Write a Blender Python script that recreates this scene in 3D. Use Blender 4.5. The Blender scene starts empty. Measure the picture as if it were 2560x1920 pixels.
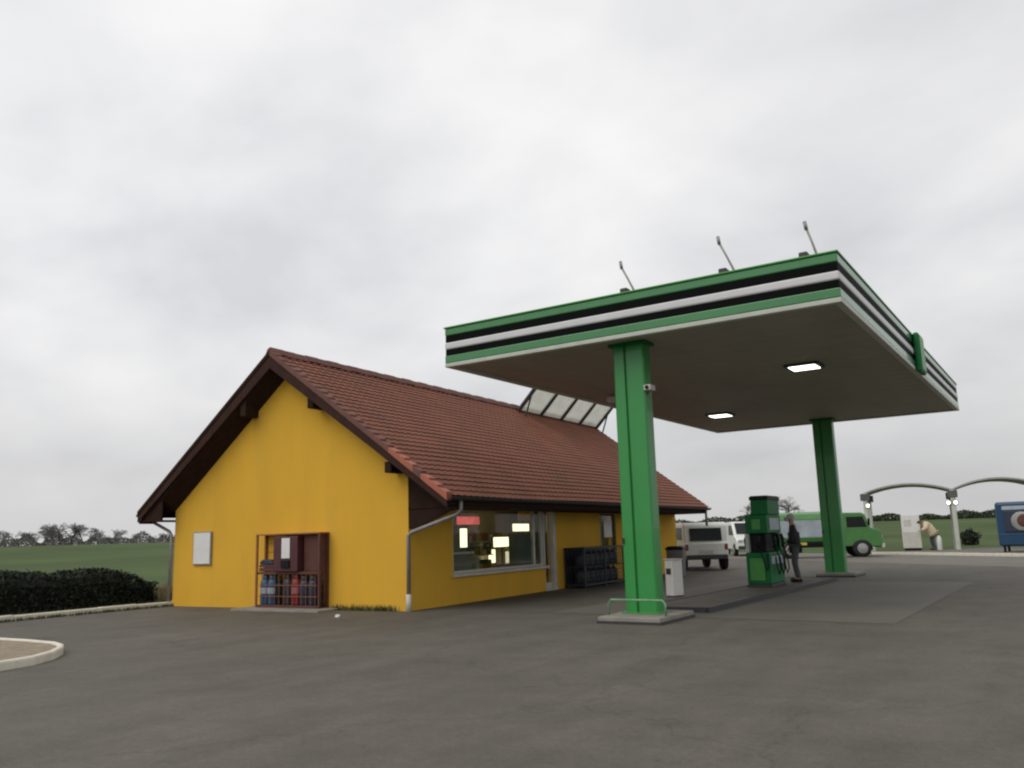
import bpy, bmesh, math, random
from mathutils import Vector, Matrix
R = math.radians
random.seed(7)
S = bpy.context.scene
COL = S.collection

# ------------------------------------------------------------------ helpers
class MB:
    """collects boxes, tubes, prisms; builds ONE mesh object"""
    def __init__(s): s.v = []; s.f = []
    def add(s, vs, fs):
        n = len(s.v); s.v += [tuple(a) for a in vs]; s.f += [tuple(n+i for i in q) for q in fs]; return s
    def box(s, x0, x1, y0, y1, z0, z1):
        vs = [(x, y, z) for z in (z0, z1) for y in (y0, y1) for x in (x0, x1)]
        return s.add(vs, [(0,2,3,1),(4,5,7,6),(0,1,5,4),(2,6,7,3),(0,4,6,2),(1,3,7,5)])
    def prism(s, prof, a0, a1, axis='y'):
        """prof: ring of 2-D points; extruded along axis from a0 to a1 (y: prof=(x,z); x: prof=(y,z); z: prof=(x,y))"""
        n = len(prof)
        def p(q, a): return {'y':(q[0],a,q[1]),'x':(a,q[0],q[1]),'z':(q[0],q[1],a)}[axis]
        vs = [p(q,a0) for q in prof]+[p(q,a1) for q in prof]
        fs = [tuple(range(n)), tuple(range(2*n-1,n-1,-1))]
        fs += [(i, n+i, n+(i+1)%n, (i+1)%n) for i in range(n)]
        return s.add(vs, fs)
    def tube(s, pts, r, n=8, cap=True):
        pts = [Vector(p) for p in pts]; rs = r if isinstance(r,(list,tuple)) else [r]*len(pts)
        vs = []; prev = None
        for i, p in enumerate(pts):
            d = (pts[min(i+1,len(pts)-1)]-pts[max(i-1,0)]).normalized()
            if prev is None:
                a = d.cross(Vector((0,0,1)) if abs(d.z)<.9 else Vector((1,0,0))).normalized()
            else:
                a = (prev-d*prev.dot(d)).normalized()
            prev = a; b = d.cross(a)
            for k in range(n):
                t = 2*math.pi*k/n
                vs.append(p+(a*math.cos(t)+b*math.sin(t))*rs[i])
        fs = []
        for i in range(len(pts)-1):
            for k in range(n):
                fs.append((i*n+k, i*n+(k+1)%n, (i+1)*n+(k+1)%n, (i+1)*n+k))
        if cap:
            fs.append(tuple(range(n-1,-1,-1))); m=(len(pts)-1)*n; fs.append(tuple(range(m,m+n)))
        return s.add(vs, fs)
    def lathe(s, prof, n=24, axis='z', c=(0,0,0)):
        """prof: (radius, height)"""
        vs = []
        for r, h in prof:
            for k in range(n):
                t = 2*math.pi*k/n; a, b = r*math.cos(t), r*math.sin(t)
                vs.append({'z':(c[0]+a,c[1]+b,c[2]+h),'y':(c[0]+a,c[1]+h,c[2]+b),'x':(c[0]+h,c[1]+a,c[2]+b)}[axis])
        fs = [(i*n+k, i*n+(k+1)%n, (i+1)*n+(k+1)%n, (i+1)*n+k) for i in range(len(prof)-1) for k in range(n)]
        if prof[0][0] > 1e-4: fs.append(tuple(range(n-1,-1,-1)))
        if prof[-1][0] > 1e-4: m=(len(prof)-1)*n; fs.append(tuple(range(m,m+n)))
        return s.add(vs, fs)
    def build(s, name, mat, parent=None, smooth=False, bevel=0, **k):
        me = bpy.data.meshes.new(name); me.from_pydata(s.v, [], s.f)
        bm = bmesh.new(); bm.from_mesh(me); bmesh.ops.recalc_face_normals(bm, faces=bm.faces); bm.to_mesh(me); bm.free()
        if smooth:
            for p in me.polygons: p.use_smooth = True
        return link(name, me, mat, parent, bevel, **k)

def link(name, me, mat, parent=None, bevel=0, **k):
    o = bpy.data.objects.new(name, me); COL.objects.link(o)
    for m in (mat if isinstance(mat, list) else [mat]): me.materials.append(m)
    if parent: o.parent = parent
    if bevel:
        b = o.modifiers.new('bevel','BEVEL'); b.width = bevel; b.segments = 2; b.limit_method = 'ANGLE'; b.angle_limit = R(40)
    for a, b in k.items(): o[a] = b
    return o

def thing(name, label, cat, loc=(0,0,0), rot=0, group=None):
    o = bpy.data.objects.new(name, None); COL.objects.link(o)
    o.location = loc; o.rotation_euler = (0,0,rot); o.empty_display_size = .3
    o['label'] = label; o['category'] = cat
    if group: o['group'] = group
    return o
def tag(o, label, cat, group=None):
    o['label'] = label; o['category'] = cat
    if group: o['group'] = group
    return o
def dup(root, loc, rot=None, label=None, scale=None):
    def cp(o, par):
        c = o.copy(); COL.objects.link(c)
        if par: c.parent = par
        for ch in list(o.children): cp(ch, c)
        return c
    c = cp(root, None); c.location = loc
    if rot is not None: c.rotation_euler = (0,0,rot)
    if scale: c.scale = scale
    if label: c['label'] = label
    return c

# ------------------------------------------------------------------ materials
def mat(name, col, rough=.6, var=.12, scale=3.0, bump=0.0, bscale=40.0, metal=0.0, coat=0.0, spec=.5, tint=None, stain=0.0, stain_col=None, stain_scale=.6, stretch=(1,1,1)):
    m = bpy.data.materials.new(name); m.use_nodes = True
    nt = m.node_tree; N = nt.nodes; L = nt.links; b = N['Principled BSDF']
    b.inputs['Roughness'].default_value = rough; b.inputs['Metallic'].default_value = metal
    b.inputs['Coat Weight'].default_value = coat; b.inputs['Specular IOR Level'].default_value = spec
    tc = N.new('ShaderNodeTexCoord'); mp = N.new('ShaderNodeMapping'); mp.inputs['Scale'].default_value = stretch
    L.new(tc.outputs['Object'], mp.inputs[0])
    nz = N.new('ShaderNodeTexNoise'); nz.inputs['Scale'].default_value = scale; nz.inputs['Detail'].default_value = 6; nz.inputs['Roughness'].default_value = .62
    L.new(mp.outputs[0], nz.inputs['Vector'])
    cr = N.new('ShaderNodeValToRGB')
    c2 = tint or col
    cr.color_ramp.elements[0].color = tuple(max(0,c*(1-var)) for c in col)+(1,)
    cr.color_ramp.elements[1].color = tuple(min(1,c*(1+var)) for c in c2)+(1,)
    cr.color_ramp.elements[0].position = .3; cr.color_ramp.elements[1].position = .7
    L.new(nz.outputs['Fac'], cr.inputs[0]); out = cr.outputs[0]
    if stain:
        n2 = N.new('ShaderNodeTexNoise'); n2.inputs['Scale'].default_value = stain_scale; n2.inputs['Detail'].default_value = 8; n2.inputs['Roughness'].default_value = .7
        L.new(mp.outputs[0], n2.inputs['Vector'])
        r2 = N.new('ShaderNodeValToRGB'); r2.color_ramp.elements[0].position = .52; r2.color_ramp.elements[1].position = .72
        r2.color_ramp.elements[1].color = (stain,)*3+(1,)
        L.new(n2.outputs['Fac'], r2.inputs[0])
        mx = N.new('ShaderNodeMix'); mx.data_type = 'RGBA'
        L.new(r2.outputs[0], mx.inputs['Factor']); L.new(out, mx.inputs['A']); mx.inputs['B'].default_value = tuple(stain_col or [c*.5 for c in col])+(1,)
        out = mx.outputs['Result']
    L.new(out, b.inputs['Base Color'])
    rr = N.new('ShaderNodeMapRange'); rr.inputs['To Min'].default_value = max(0,rough-.08); rr.inputs['To Max'].default_value = min(1,rough+.08)
    L.new(nz.outputs['Fac'], rr.inputs['Value']); L.new(rr.outputs[0], b.inputs['Roughness'])
    if bump:
        n3 = N.new('ShaderNodeTexNoise'); n3.inputs['Scale'].default_value = bscale; n3.inputs['Detail'].default_value = 4
        L.new(tc.outputs['Object'], n3.inputs['Vector'])
        bp = N.new('ShaderNodeBump'); bp.inputs['Strength'].default_value = bump; bp.inputs['Distance'].default_value = .02
        L.new(n3.outputs['Fac'], bp.inputs['Height']); L.new(bp.outputs[0], b.inputs['Normal'])
    return m

def emit(name, col, strength, var=.15, scale=6):
    m = mat(name, col, .5, var, scale)
    b = m.node_tree.nodes['Principled BSDF']
    src = b.inputs['Base Color'].links[0].from_socket
    m.node_tree.links.new(src, b.inputs['Emission Color']); b.inputs['Emission Strength'].default_value = strength
    return m

def glass(name, tint=(.9,.95,.95), refl=.12, rough=.02):
    m = bpy.data.materials.new(name); m.use_nodes = True; nt = m.node_tree; N = nt.nodes; L = nt.links
    N.remove(N['Principled BSDF'])
    t = N.new('ShaderNodeBsdfTransparent'); t.inputs[0].default_value = tint+(1,)
    g = N.new('ShaderNodeBsdfGlossy'); g.inputs['Roughness'].default_value = rough
    nz = N.new('ShaderNodeTexNoise'); nz.inputs['Scale'].default_value = 1.5
    mr = N.new('ShaderNodeMapRange'); mr.inputs['To Min'].default_value = refl*.8; mr.inputs['To Max'].default_value = refl*1.2
    L.new(nz.outputs['Fac'], mr.inputs['Value'])
    fr = N.new('ShaderNodeLayerWeight'); fr.inputs['Blend'].default_value = .5
    pw = N.new('ShaderNodeMath'); pw.operation = 'POWER'; pw.inputs[1].default_value = 6.0; L.new(fr.outputs['Facing'], pw.inputs[0])
    ad = N.new('ShaderNodeMath'); ad.operation = 'ADD'; ad.use_clamp = True
    L.new(pw.outputs[0], ad.inputs[0]); L.new(mr.outputs[0], ad.inputs[1])
    mx = N.new('ShaderNodeMixShader'); L.new(ad.outputs[0], mx.inputs[0]); L.new(t.outputs[0], mx.inputs[1]); L.new(g.outputs[0], mx.inputs[2])
    L.new(mx.outputs[0], N['Material Output'].inputs[0])
    return m

M = {}
M['yellow'] = mat('yellow_render', (.72,.41,.045), .85, .06, 1.1, .25, 90, spec=.2, stain=.4, stain_col=(.56,.345,.06), stain_scale=1.2, stretch=(1,1,.3))
M['white'] = mat('white_paint', (.72,.71,.68), .45, .06, 4)
M['offwhite'] = mat('aged_white', (.55,.53,.47), .6, .12, 5, .1)
M['wood'] = mat('dark_stained_wood', (.030,.015,.010), .8, .3, 4, .2, 30, spec=.12, stretch=(1,6,1))
M['barge'] = mat('brown_barge_board', (.045,.021,.016), .8, .25, 4, .15, 30, spec=.15)
M['tile'] = mat('red_clay_tile', (.195,.066,.034), .8, .20, 1.1, .3, 60, stain=.45, stain_col=(.125,.066,.044), stain_scale=.7)
M['verge'] = mat('old_verge_tile', (.15,.06,.045), .75, .25, 2.5, .2, 60)
M['newtile'] = mat('fresh_red_tile', (.38,.115,.065), .6, .15, 5, .15, 60)
M['zinc'] = mat('zinc_pipe', (.28,.27,.25), .45, .2, 5, metal=.4)
M['darkmetal'] = mat('dark_metal', (.035,.036,.038), .5, .2, 8)
M['black'] = mat('black_plastic', (.008,.008,.009), .5, .2, 10, spec=.2)
M['blackgloss'] = mat('black_fascia', (.003,.004,.0035), .7, .2, 3, spec=.08)
M['green'] = mat('green_fascia_paint', (.04,.205,.062), .28, .08, 1.3, coat=.4, stain=.3, stain_col=(.06,.17,.075), stain_scale=1.1)
M['greencol'] = mat('green_column_paint', (.03,.26,.055), .36, .1, 1.2, coat=.2, stain=.3, stain_col=(.04,.20,.055), stain_scale=1.5, stretch=(1,1,.25))
M['greendark'] = mat('dark_green_panel', (.004,.135,.035), .5, .15, 3, spec=.25)
M['greenlite'] = mat('light_green_panel', (.05,.26,.04), .4, .15, 3)
M['soffit'] = mat('canopy_soffit_sheet', (.37,.345,.29), .6, .08, .8, stain=.35, stain_col=(.15,.14,.12), stain_scale=.5, stretch=(1,.3,1))
M['fasciawhite'] = mat('white_fascia_band', (.62,.62,.63), .35, .06, 2)
M['trim'] = mat('pale_trim', (.50,.52,.45), .5, .1, 3)
M['arch'] = mat('pale_arch_sheet', (.36,.36,.33), .6, .12, 3)
M['palered'] = mat('faded_pink_label', (.34,.10,.12), .6, .15, 8)
M['addedglow'] = emit('added_strip_glow', (1,.84,.56), 18.0, .02)  # glow of the extra shop lamps, put in to warm the interior
M['guard'] = mat('pale_green_guard', (.16,.30,.16), .5, .3, 6, stain=.6, stain_col=(.32,.33,.27), stain_scale=3)
M['concrete'] = mat('concrete', (.25,.235,.20), .85, .18, 2.5, .3, 60, stain=.5, stain_scale=2)
M['kerbwhite'] = mat('whitewashed_kerb', (.70,.66,.55), .8, .18, 3, .35, 50, stain=.6, stain_col=(.25,.23,.18), stain_scale=3)
M['gravel'] = mat('tan_gravel', (.30,.25,.17), .95, .3, 6, .8, 120)
M['hedge'] = mat('hedge_leaf', (.011,.017,.007), .75, .4, 3)
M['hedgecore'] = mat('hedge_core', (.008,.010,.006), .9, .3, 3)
M['grassblade'] = mat('weed_blade', (.055,.070,.022), .7, .35, 3)
M['dryblade'] = mat('dry_grass_blade', (.20,.16,.08), .8, .3, 3)
M['bark'] = mat('grey_bark', (.11,.105,.10), .9, .25, 2)
M['bush'] = mat('bush_leaf', (.035,.055,.018), .7, .4, 2)
M['rackwood'] = mat('orange_brown_wood', (.30,.12,.04), .7, .25, 4, .2, 30, stretch=(1,1,5))
M['rackdark'] = mat('red_brown_wood', (.10,.035,.025), .65, .25, 4, .15, 30)
M['maroon'] = mat('maroon_metal', (.075,.018,.022), .5, .2, 4)
M['blue'] = mat('blue_paint', (.025,.085,.17), .45, .15, 4)
M['navy'] = mat('navy_paint', (.022,.028,.055), .5, .2, 4)
M['red'] = mat('red_paint', (.22,.018,.028), .45, .15, 4)
M['bluebox'] = mat('blue_cabin_paint', (.010,.050,.115), .4, .15, 2)
M['vanwhite'] = mat('van_white_paint', (.74,.75,.71), .3, .05, 2, coat=.3, stain=.35, stain_col=(.38,.37,.33), stain_scale=1.4)
M['vehglass'] = mat('dark_vehicle_glass', (.008,.012,.010), .3, .3, 2, spec=.3)
M['skypaint'] = mat('painted_sky_glass', (.30,.36,.33), .25, .3, 3, spec=.6)  # sky reflection painted into the pale base colour
M['tyre'] = mat('tyre_rubber', (.012,.012,.012), .85, .2, 12)
M['rim'] = mat('grey_wheel_rim', (.32,.32,.31), .4, .15, 8, metal=.3)
M['truckgreen'] = mat('lorry_green', (.06,.20,.05), .4, .15, 2, coat=.2)
M['paleblue'] = mat('pale_blue_grey_panel', (.33,.38,.42), .5, .25, 1.2)
M['ochre'] = mat('yellow_ochre_plastic', (.55,.42,.10), .5, .1, 5)
M['skin'] = mat('skin', (.38,.22,.15), .55, .06, 12)
M['hair'] = mat('brown_hair', (.05,.03,.02), .7, .3, 30)
M['greyhair'] = mat('grey_cap_cloth', (.38,.37,.34), .8, .1, 30)
M['jacketdark'] = mat('dark_jacket_cloth', (.016,.016,.022), .85, .2, 8, .3, 40)
M['trousers'] = mat('grey_trouser_cloth', (.07,.075,.08), .85, .15, 8, .3, 40)
M['cream'] = mat('cream_jacket_cloth', (.62,.52,.36), .85, .1, 6, .3, 30)
M['jeans'] = mat('dark_jean_cloth', (.05,.05,.075), .85, .15, 8, .2, 40)
M['greybin'] = mat('mauve_grey_plastic', (.16,.145,.15), .5, .1, 4)
M['bluegrey'] = mat('blue_grey_cage_metal', (.028,.032,.042), .5, .25, 5)
M['floor'] = mat('shop_floor', (.18,.15,.11), .5, .1, 3)
M['inwall'] = mat('shop_inner_wall', (.26,.20,.12), .8, .15, 2)
M['counter'] = mat('counter_grey', (.16,.145,.11), .6, .15, 4)
M['cab'] = mat('cabinet_dark', (.05,.047,.044), .5, .2, 4)
M['glass'] = glass('window_glass', refl=.02)
M['lampglow'] = emit('lit_canopy_lamp', (1,.97,.88), 4.0, .03)
M['warmglow'] = emit('lit_warm_panel', (1,.86,.52), 1.9, .06, 4)
M['softglow'] = emit('lit_display', (1,.78,.50), .75, .2, 9)
M['redglow'] = emit('lit_red_sign', (.75,.12,.10), .75, .3, 5)
M['bulkglow'] = emit('lit_bulkhead', (1,.93,.75), 3.5, .02)

# translucent roof glazing
m = bpy.data.materials.new('translucent_glazing'); m.use_nodes = True; nt = m.node_tree; N = nt.nodes; L = nt.links
N.remove(N['Principled BSDF'])
tr = N.new('ShaderNodeBsdfTransparent'); tl = N.new('ShaderNodeBsdfTranslucent'); df = N.new('ShaderNodeBsdfDiffuse')
nz = N.new('ShaderNodeTexNoise'); nz.inputs['Scale'].default_value = 4; nz.inputs['Detail'].default_value = 6
cr = N.new('ShaderNodeValToRGB'); cr.color_ramp.elements[0].color = (.46,.45,.39,1); cr.color_ramp.elements[1].color = (.70,.69,.63,1)
L.new(nz.outputs['Fac'], cr.inputs[0]); L.new(cr.outputs[0], tl.inputs[0]); L.new(cr.outputs[0], df.inputs[0])
tr.inputs[0].default_value = (.9,.91,.88,1)
a = N.new('ShaderNodeMixShader'); a.inputs[0].default_value = .25; L.new(tl.outputs[0], a.inputs[1]); L.new(df.outputs[0], a.inputs[2])
b_ = N.new('ShaderNodeMixShader'); b_.inputs[0].default_value = .45; L.new(a.outputs[0], b_.inputs[1]); L.new(tr.outputs[0], b_.inputs[2])
L.new(b_.outputs[0], N['Material Output'].inputs[0]); M['glazing'] = m

# asphalt: aggregate speckle, patches, oil stains, hairline cracks
def asphalt():
    m = mat('worn_asphalt', (.120,.110,.090), .78, .10, .35, 0, spec=.3)
    nt = m.node_tree; N = nt.nodes; L = nt.links; b = N['Principled BSDF']
    tc = N['Texture Coordinate']; src = b.inputs['Base Color'].links[0].from_socket
    def noise(sc, det=6, ro=.6):
        n = N.new('ShaderNodeTexNoise'); n.inputs['Scale'].default_value = sc; n.inputs['Detail'].default_value = det; n.inputs['Roughness'].default_value = ro
        L.new(tc.outputs['Object'], n.inputs['Vector']); return n
    def ramp(n, p0, p1, c0, c1):
        r = N.new('ShaderNodeValToRGB'); r.color_ramp.elements[0].position = p0; r.color_ramp.elements[1].position = p1
        r.color_ramp.elements[0].color = (c0,)*3+(1,); r.color_ramp.elements[1].color = (c1,)*3+(1,)
        L.new(n, r.inputs[0]); return r.outputs[0]
    def mul(x, y):
        k = N.new('ShaderNodeMix'); k.data_type = 'RGBA'; k.blend_type = 'MULTIPLY'; k.inputs['Factor'].default_value = 1
        L.new(x, k.inputs['A']); L.new(y, k.inputs['B']); return k.outputs['Result']
    out = mul(src, ramp(noise(140,2).outputs['Fac'], .3, .7, .72, 1.22))           # aggregate
    out = mul(out, ramp(noise(1.1,8,.72).outputs['Fac'], .33, .66, .80, 1.10))      # worn patches
    out = mul(out, ramp(noise(17,5,.75).outputs['Fac'], .32, .68, .86, 1.12))      # chippings and scuffs
    st = noise(.55,5,.6); out = mul(out, ramp(st.outputs['Fac'], .60, .70, 1.0, .70)) # old oil stains
    tm = N.new('ShaderNodeMapping'); tm.inputs['Scale'].default_value = (1.1,.16,1); tm.inputs['Rotation'].default_value = (0,0,R(9)); L.new(tc.outputs['Object'], tm.inputs[0])
    tn = noise(1.6,6,.65); L.new(tm.outputs[0], tn.inputs['Vector'])
    out = mul(out, ramp(tn.outputs['Fac'], 0.38, .66, .90, 1.05))                    # drawn-out tyre scuffs
    out = mul(out, ramp(noise(2.6,3,.5).outputs['Fac'], 0.69, .76, 1.0, .72))        # drips
    # cracks
    ds = noise(.9,4); vm = N.new('ShaderNodeVectorMath'); vm.operation = 'ADD'
    sc = N.new('ShaderNodeVectorMath'); sc.operation = 'SCALE'; sc.inputs['Scale'].default_value = 1.3
    L.new(ds.outputs['Color'], sc.inputs[0]); L.new(tc.outputs['Object'], vm.inputs[0]); L.new(sc.outputs[0], vm.inputs[1])
    vo = N.new('ShaderNodeTexVoronoi'); vo.feature = 'DISTANCE_TO_EDGE'; vo.inputs['Scale'].default_value = .19
    L.new(vm.outputs[0], vo.inputs['Vector'])
    out = mul(out, ramp(vo.outputs['Distance'], 0, .005, .78, 1.0))
    L.new(out, b.inputs['Base Color'])
    bp = N.new('ShaderNodeBump'); bp.inputs['Strength'].default_value = .45; bp.inputs['Distance'].default_value = .008
    L.new(noise(110,3).outputs['Fac'], bp.inputs['Height']); L.new(bp.outputs[0], b.inputs['Normal'])
    return m
M['asphalt'] = asphalt()
M['fuelslab'] = mat('stained_fuelling_slab', (.118,.109,.088), .75, .12, .5, .2, 60, stain=.7, stain_col=(.075,.07,.06), stain_scale=.45)
M['paving'] = mat('pale_concrete_paving', (.148,.137,.115), .8, .15, .7, .2, 60, stain=.4, stain_scale=.5)
# field: winter crop
M['field'] = mat('winter_wheat_field', (.058,.086,.030), .9, .22, .05, .4, 8, spec=.1, tint=(.072,.104,.036), stain=.4, stain_col=(.075,.080,.030), stain_scale=.09)

# ------------------------------------------------------------------ camera (solved from the photograph)
cam = bpy.data.cameras.new('camera'); co = bpy.data.objects.new('camera', cam); COL.objects.link(co)
yaw, pit, rol = R(-33.0839), R(10.214), R(-1.6898)
fw = Vector((math.sin(yaw)*math.cos(pit), math.cos(yaw)*math.cos(pit), math.sin(pit)))
rt = Vector((math.cos(yaw), -math.sin(yaw), 0)); up = rt.cross(fw)
r2 = rt*math.cos(rol)+up*math.sin(rol); u2 = -rt*math.sin(rol)+up*math.cos(rol)
mw = Matrix((r2, u2, -fw)).transposed().to_4x4(); mw.translation = (0,0,1.5)
co.matrix_world = mw
cam.sensor_fit = 'HORIZONTAL'; cam.sensor_width = 36; cam.lens = 2120.286/2560*36
cam.clip_start = .1; cam.clip_end = 9000
S.camera = co
S.view_settings.view_transform = 'Standard'; S.view_settings.look = 'None'
S.view_settings.exposure = 0; S.view_settings.gamma = 1
S.cycles.filter_width = 2.2

# ------------------------------------------------------------------ sky and sun
SUN_EL, SUN_AZ = R(48), R(200)      # soft sun behind the cloud, over the camera's shoulder
w = bpy.data.worlds.new('World'); S.world = w; w.use_nodes = True
N = w.node_tree.nodes; L = w.node_tree.links; bg = N['Background']; bg.inputs['Strength'].default_value = .1
sky = N.new('ShaderNodeTexSky'); sky.sky_type = 'NISHITA'; sky.sun_disc = False; sky.sun_elevation = SUN_EL; sky.sun_rotation = SUN_AZ
tc = N.new('ShaderNodeTexCoord'); sx = N.new('ShaderNodeSeparateXYZ'); L.new(tc.outputs['Generated'], sx.inputs[0])
def mth(op, a, b=None):
    n = N.new('ShaderNodeMath'); n.operation = op
    for i, x in enumerate((a, b)):
        if x is None: continue
        if isinstance(x, (int, float)): n.inputs[i].default_value = x
        else: L.new(x, n.inputs[i])
    return n.outputs[0]
zz = mth('ADD', mth('MAXIMUM', sx.outputs[2], 0.0), .36)
cx = N.new('ShaderNodeCombineXYZ'); L.new(mth('DIVIDE', sx.outputs[0], zz), cx.inputs[0]); L.new(mth('DIVIDE', sx.outputs[1], zz), cx.inputs[1])
mp = N.new('ShaderNodeMapping'); mp.inputs['Rotation'].default_value = (0,0,R(35)); mp.inputs['Scale'].default_value = (1.15,1.35,1); mp.inputs['Location'].default_value = (3.1,1.7,0)
L.new(cx.outputs[0], mp.inputs[0])
cl = N.new('ShaderNodeTexNoise'); cl.inputs['Scale'].default_value = 1.8; cl.inputs['Detail'].default_value = 5; cl.inputs['Roughness'].default_value = .5; cl.inputs['Distortion'].default_value = .15
L.new(mp.outputs[0], cl.inputs['Vector'])
cr = N.new('ShaderNodeValToRGB'); e = cr.color_ramp.elements
e[0].position = .30; e[0].color = (.68,.68,.70,1); e[1].position = .70; e[1].color = (.96,.955,.95,1)
k = e.new(.47); k.color = (.81,.81,.825,1)
L.new(cl.outputs['Fac'], cr.inputs[0])
# lower sky a little greyer and warmer
mr = N.new('ShaderNodeMapRange'); mr.inputs['From Min'].default_value = .0; mr.inputs['From Max'].default_value = .42; mr.interpolation_type = 'SMOOTHSTEP'
L.new(sx.outputs[2], mr.inputs['Value'])
hz = N.new('ShaderNodeMix'); hz.data_type = 'RGBA'; L.new(mr.outputs[0], hz.inputs['Factor']); hz.inputs['A'].default_value = (.50,.495,.495,1); L.new(cr.outputs[0], hz.inputs['B'])
hm = N.new('ShaderNodeMix'); hm.data_type = 'RGBA'; hm.inputs['Factor'].default_value = .35; L.new(hz.outputs['Result'], hm.inputs['A']); L.new(cr.outputs[0], hm.inputs['B'])
fx = N.new('ShaderNodeMix'); fx.data_type = 'RGBA'; L.new(mr.outputs[0], fx.inputs['Factor']); L.new(hm.outputs['Result'], fx.inputs['A']); L.new(cr.outputs[0], fx.inputs['B'])
sc = N.new('ShaderNodeMix'); sc.data_type = 'RGBA'; sc.blend_type = 'MULTIPLY'; sc.inputs['Factor'].default_value = 1
L.new(fx.outputs['Result'], sc.inputs['A'])
dp_ = N.new('ShaderNodeVectorMath'); dp_.operation = 'DOT_PRODUCT'; L.new(tc.outputs['Generated'], dp_.inputs[0]); dp_.inputs[1].default_value = (.838,.546,0)
side = N.new('ShaderNodeMapRange'); side.inputs['From Min'].default_value = -.5; side.inputs['From Max'].default_value = .55; side.inputs['To Min'].default_value = 10.7; side.inputs['To Max'].default_value = 9.6
L.new(dp_.outputs['Value'], side.inputs['Value']); L.new(side.outputs[0], sc.inputs['B']); sc.clamp_result = False
mx = N.new('ShaderNodeMix'); mx.data_type = 'RGBA'; mx.inputs['Factor'].default_value = .96
L.new(sky.outputs[0], mx.inputs['A']); L.new(sc.outputs['Result'], mx.inputs['B'])
L.new(mx.outputs['Result'], bg.inputs['Color'])
sl = bpy.data.lights.new('sun','SUN'); sl.energy = 1.1; sl.angle = R(45); sl.color = (1,.96,.90)
so = bpy.data.objects.new('sun', sl); COL.objects.link(so)
sd = Vector((math.sin(SUN_AZ)*math.cos(SUN_EL), math.cos(SUN_AZ)*math.cos(SUN_EL), math.sin(SUN_EL)))
so.rotation_euler = (-sd).to_track_quat('-Z','Y').to_euler(); so.location = (0,0,60)

# ------------------------------------------------------------------ ground
def sstep(a, b, x):
    t = min(1, max(0, (x-a)/(b-a))); return t*t*(3-2*t)
def gz(x, y):
    r = math.hypot(x, y)
    if r < 58 or y < -20: return 0.0
    A = 2.35
    return A*sstep(58, 175, r)*sstep(-20, 40, y) + .25*sstep(200,900,r)*math.sin(x*.004+1)*math.cos(y*.003)
rs = [0,15,30,45,52,58]+[58+6*i for i in range(1,24)]+[210,240,280,340,420,550,750,1100,1800,3000,5000]
na = 144; vs = [(0,0,0)]; fs = []
for r in rs[1:]:
    for k in range(na):
        t = 2*math.pi*k/na; x, y = r*math.cos(t), r*math.sin(t); vs.append((x, y, gz(x,y)))
for k in range(na): fs.append((0, 1+k, 1+(k+1)%na))
for i in range(len(rs)-2):
    for k in range(na):
        a = 1+i*na; fs.append((a+k, a+na+k, a+na+(k+1)%na, a+(k+1)%na))
g = MB().add(vs, fs).build('ground', M['field'], smooth=True, kind='structure')
fore = [(-19.72,14.3),(-19.45,6),(-19.2,-30),(40,-30),(40,9.0),(-2.14,43.7),(-9.64,49.9),(-32,68.4),(-32,36),(-20.7,33),(-20.7,31.0),(-20.0,16)]
MB().add([(x,y,.004) for x,y in fore], [tuple(range(len(fore)))]).build('forecourt', M['asphalt'], kind='structure')
def strip(a, b, off0, off1, z):
    a, b = Vector(a+(0,)), Vector(b+(0,)); d = (b-a).normalized(); n = Vector((-d.y,d.x,0))
    return [(a+n*off0+Vector((0,0,z))), (b+n*off0+Vector((0,0,z))), (b+n*off1+Vector((0,0,z))), (a+n*off1+Vector((0,0,z)))]
# paler strip at the far side of the forecourt, and the raised wash pavement beyond the kerb
q = strip((40,9.0),(-32,68.4), 0, 7.5, .008)
MB().add(q, [(0,1,2,3)]).build('pale_apron', M['paving'], kind='structure')
MB().add([(x,y,.008) for x,y in ((-8.9,14.9),(-2.55,14.5),(-2.45,25.4),(-8.9,25.4))], [(0,1,2,3)]).build('fuelling_slab', M['fuelslab'], kind='structure')
def slabstrip(a, b, off0, off1, z0, z1):
    lo, hi = strip(a, b, off0, off1, z0), strip(a, b, off0, off1, z1)
    return lo+hi, [(0,1,2,3),(4,7,6,5),(0,4,5,1),(1,5,6,2),(2,6,7,3),(3,7,4,0)]
MB().add(*slabstrip((36,12.3),(-9.9,50.1), -.20, -9.0, -.1, .10)).build('wash_pavement', M['paving'], kind='structure')
# far kerb stones
mb = MB()
a, b = Vector((36,12.3,0)), Vector((-9.9,50.1,0)); d = (b-a).normalized(); n_ = int((b-a).length/1.0)
for i in range(n_):
    p, q = a+d*i*1.0+d*.015, a+d*(i+1)*1.0
    v, f = slabstrip((p.x,p.y),(q.x,q.y), 0, -.195, -.1, .135+random.uniform(-.006,.006)); mb.add(v, f)
tag(mb.build('kerb', M['kerbwhite'], bevel=.015), 'long pale kerb along the far edge of the forecourt by the wash bays', 'kerb')
# left kerb beside the hedge
mb = MB(); y = -6.0
while y < 14.25:
    x = -19.32-.40*sstep(-6,14,y); mb.box(x-.17, x, y, min(y+.985,14.28), -.1, .125+random.uniform(-.012,.012)); y += 1.0
tag(mb.build('kerb', M['kerbwhite'], bevel=.018), 'long whitewashed kerb in front of the dark hedge on the left', 'kerb')
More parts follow.
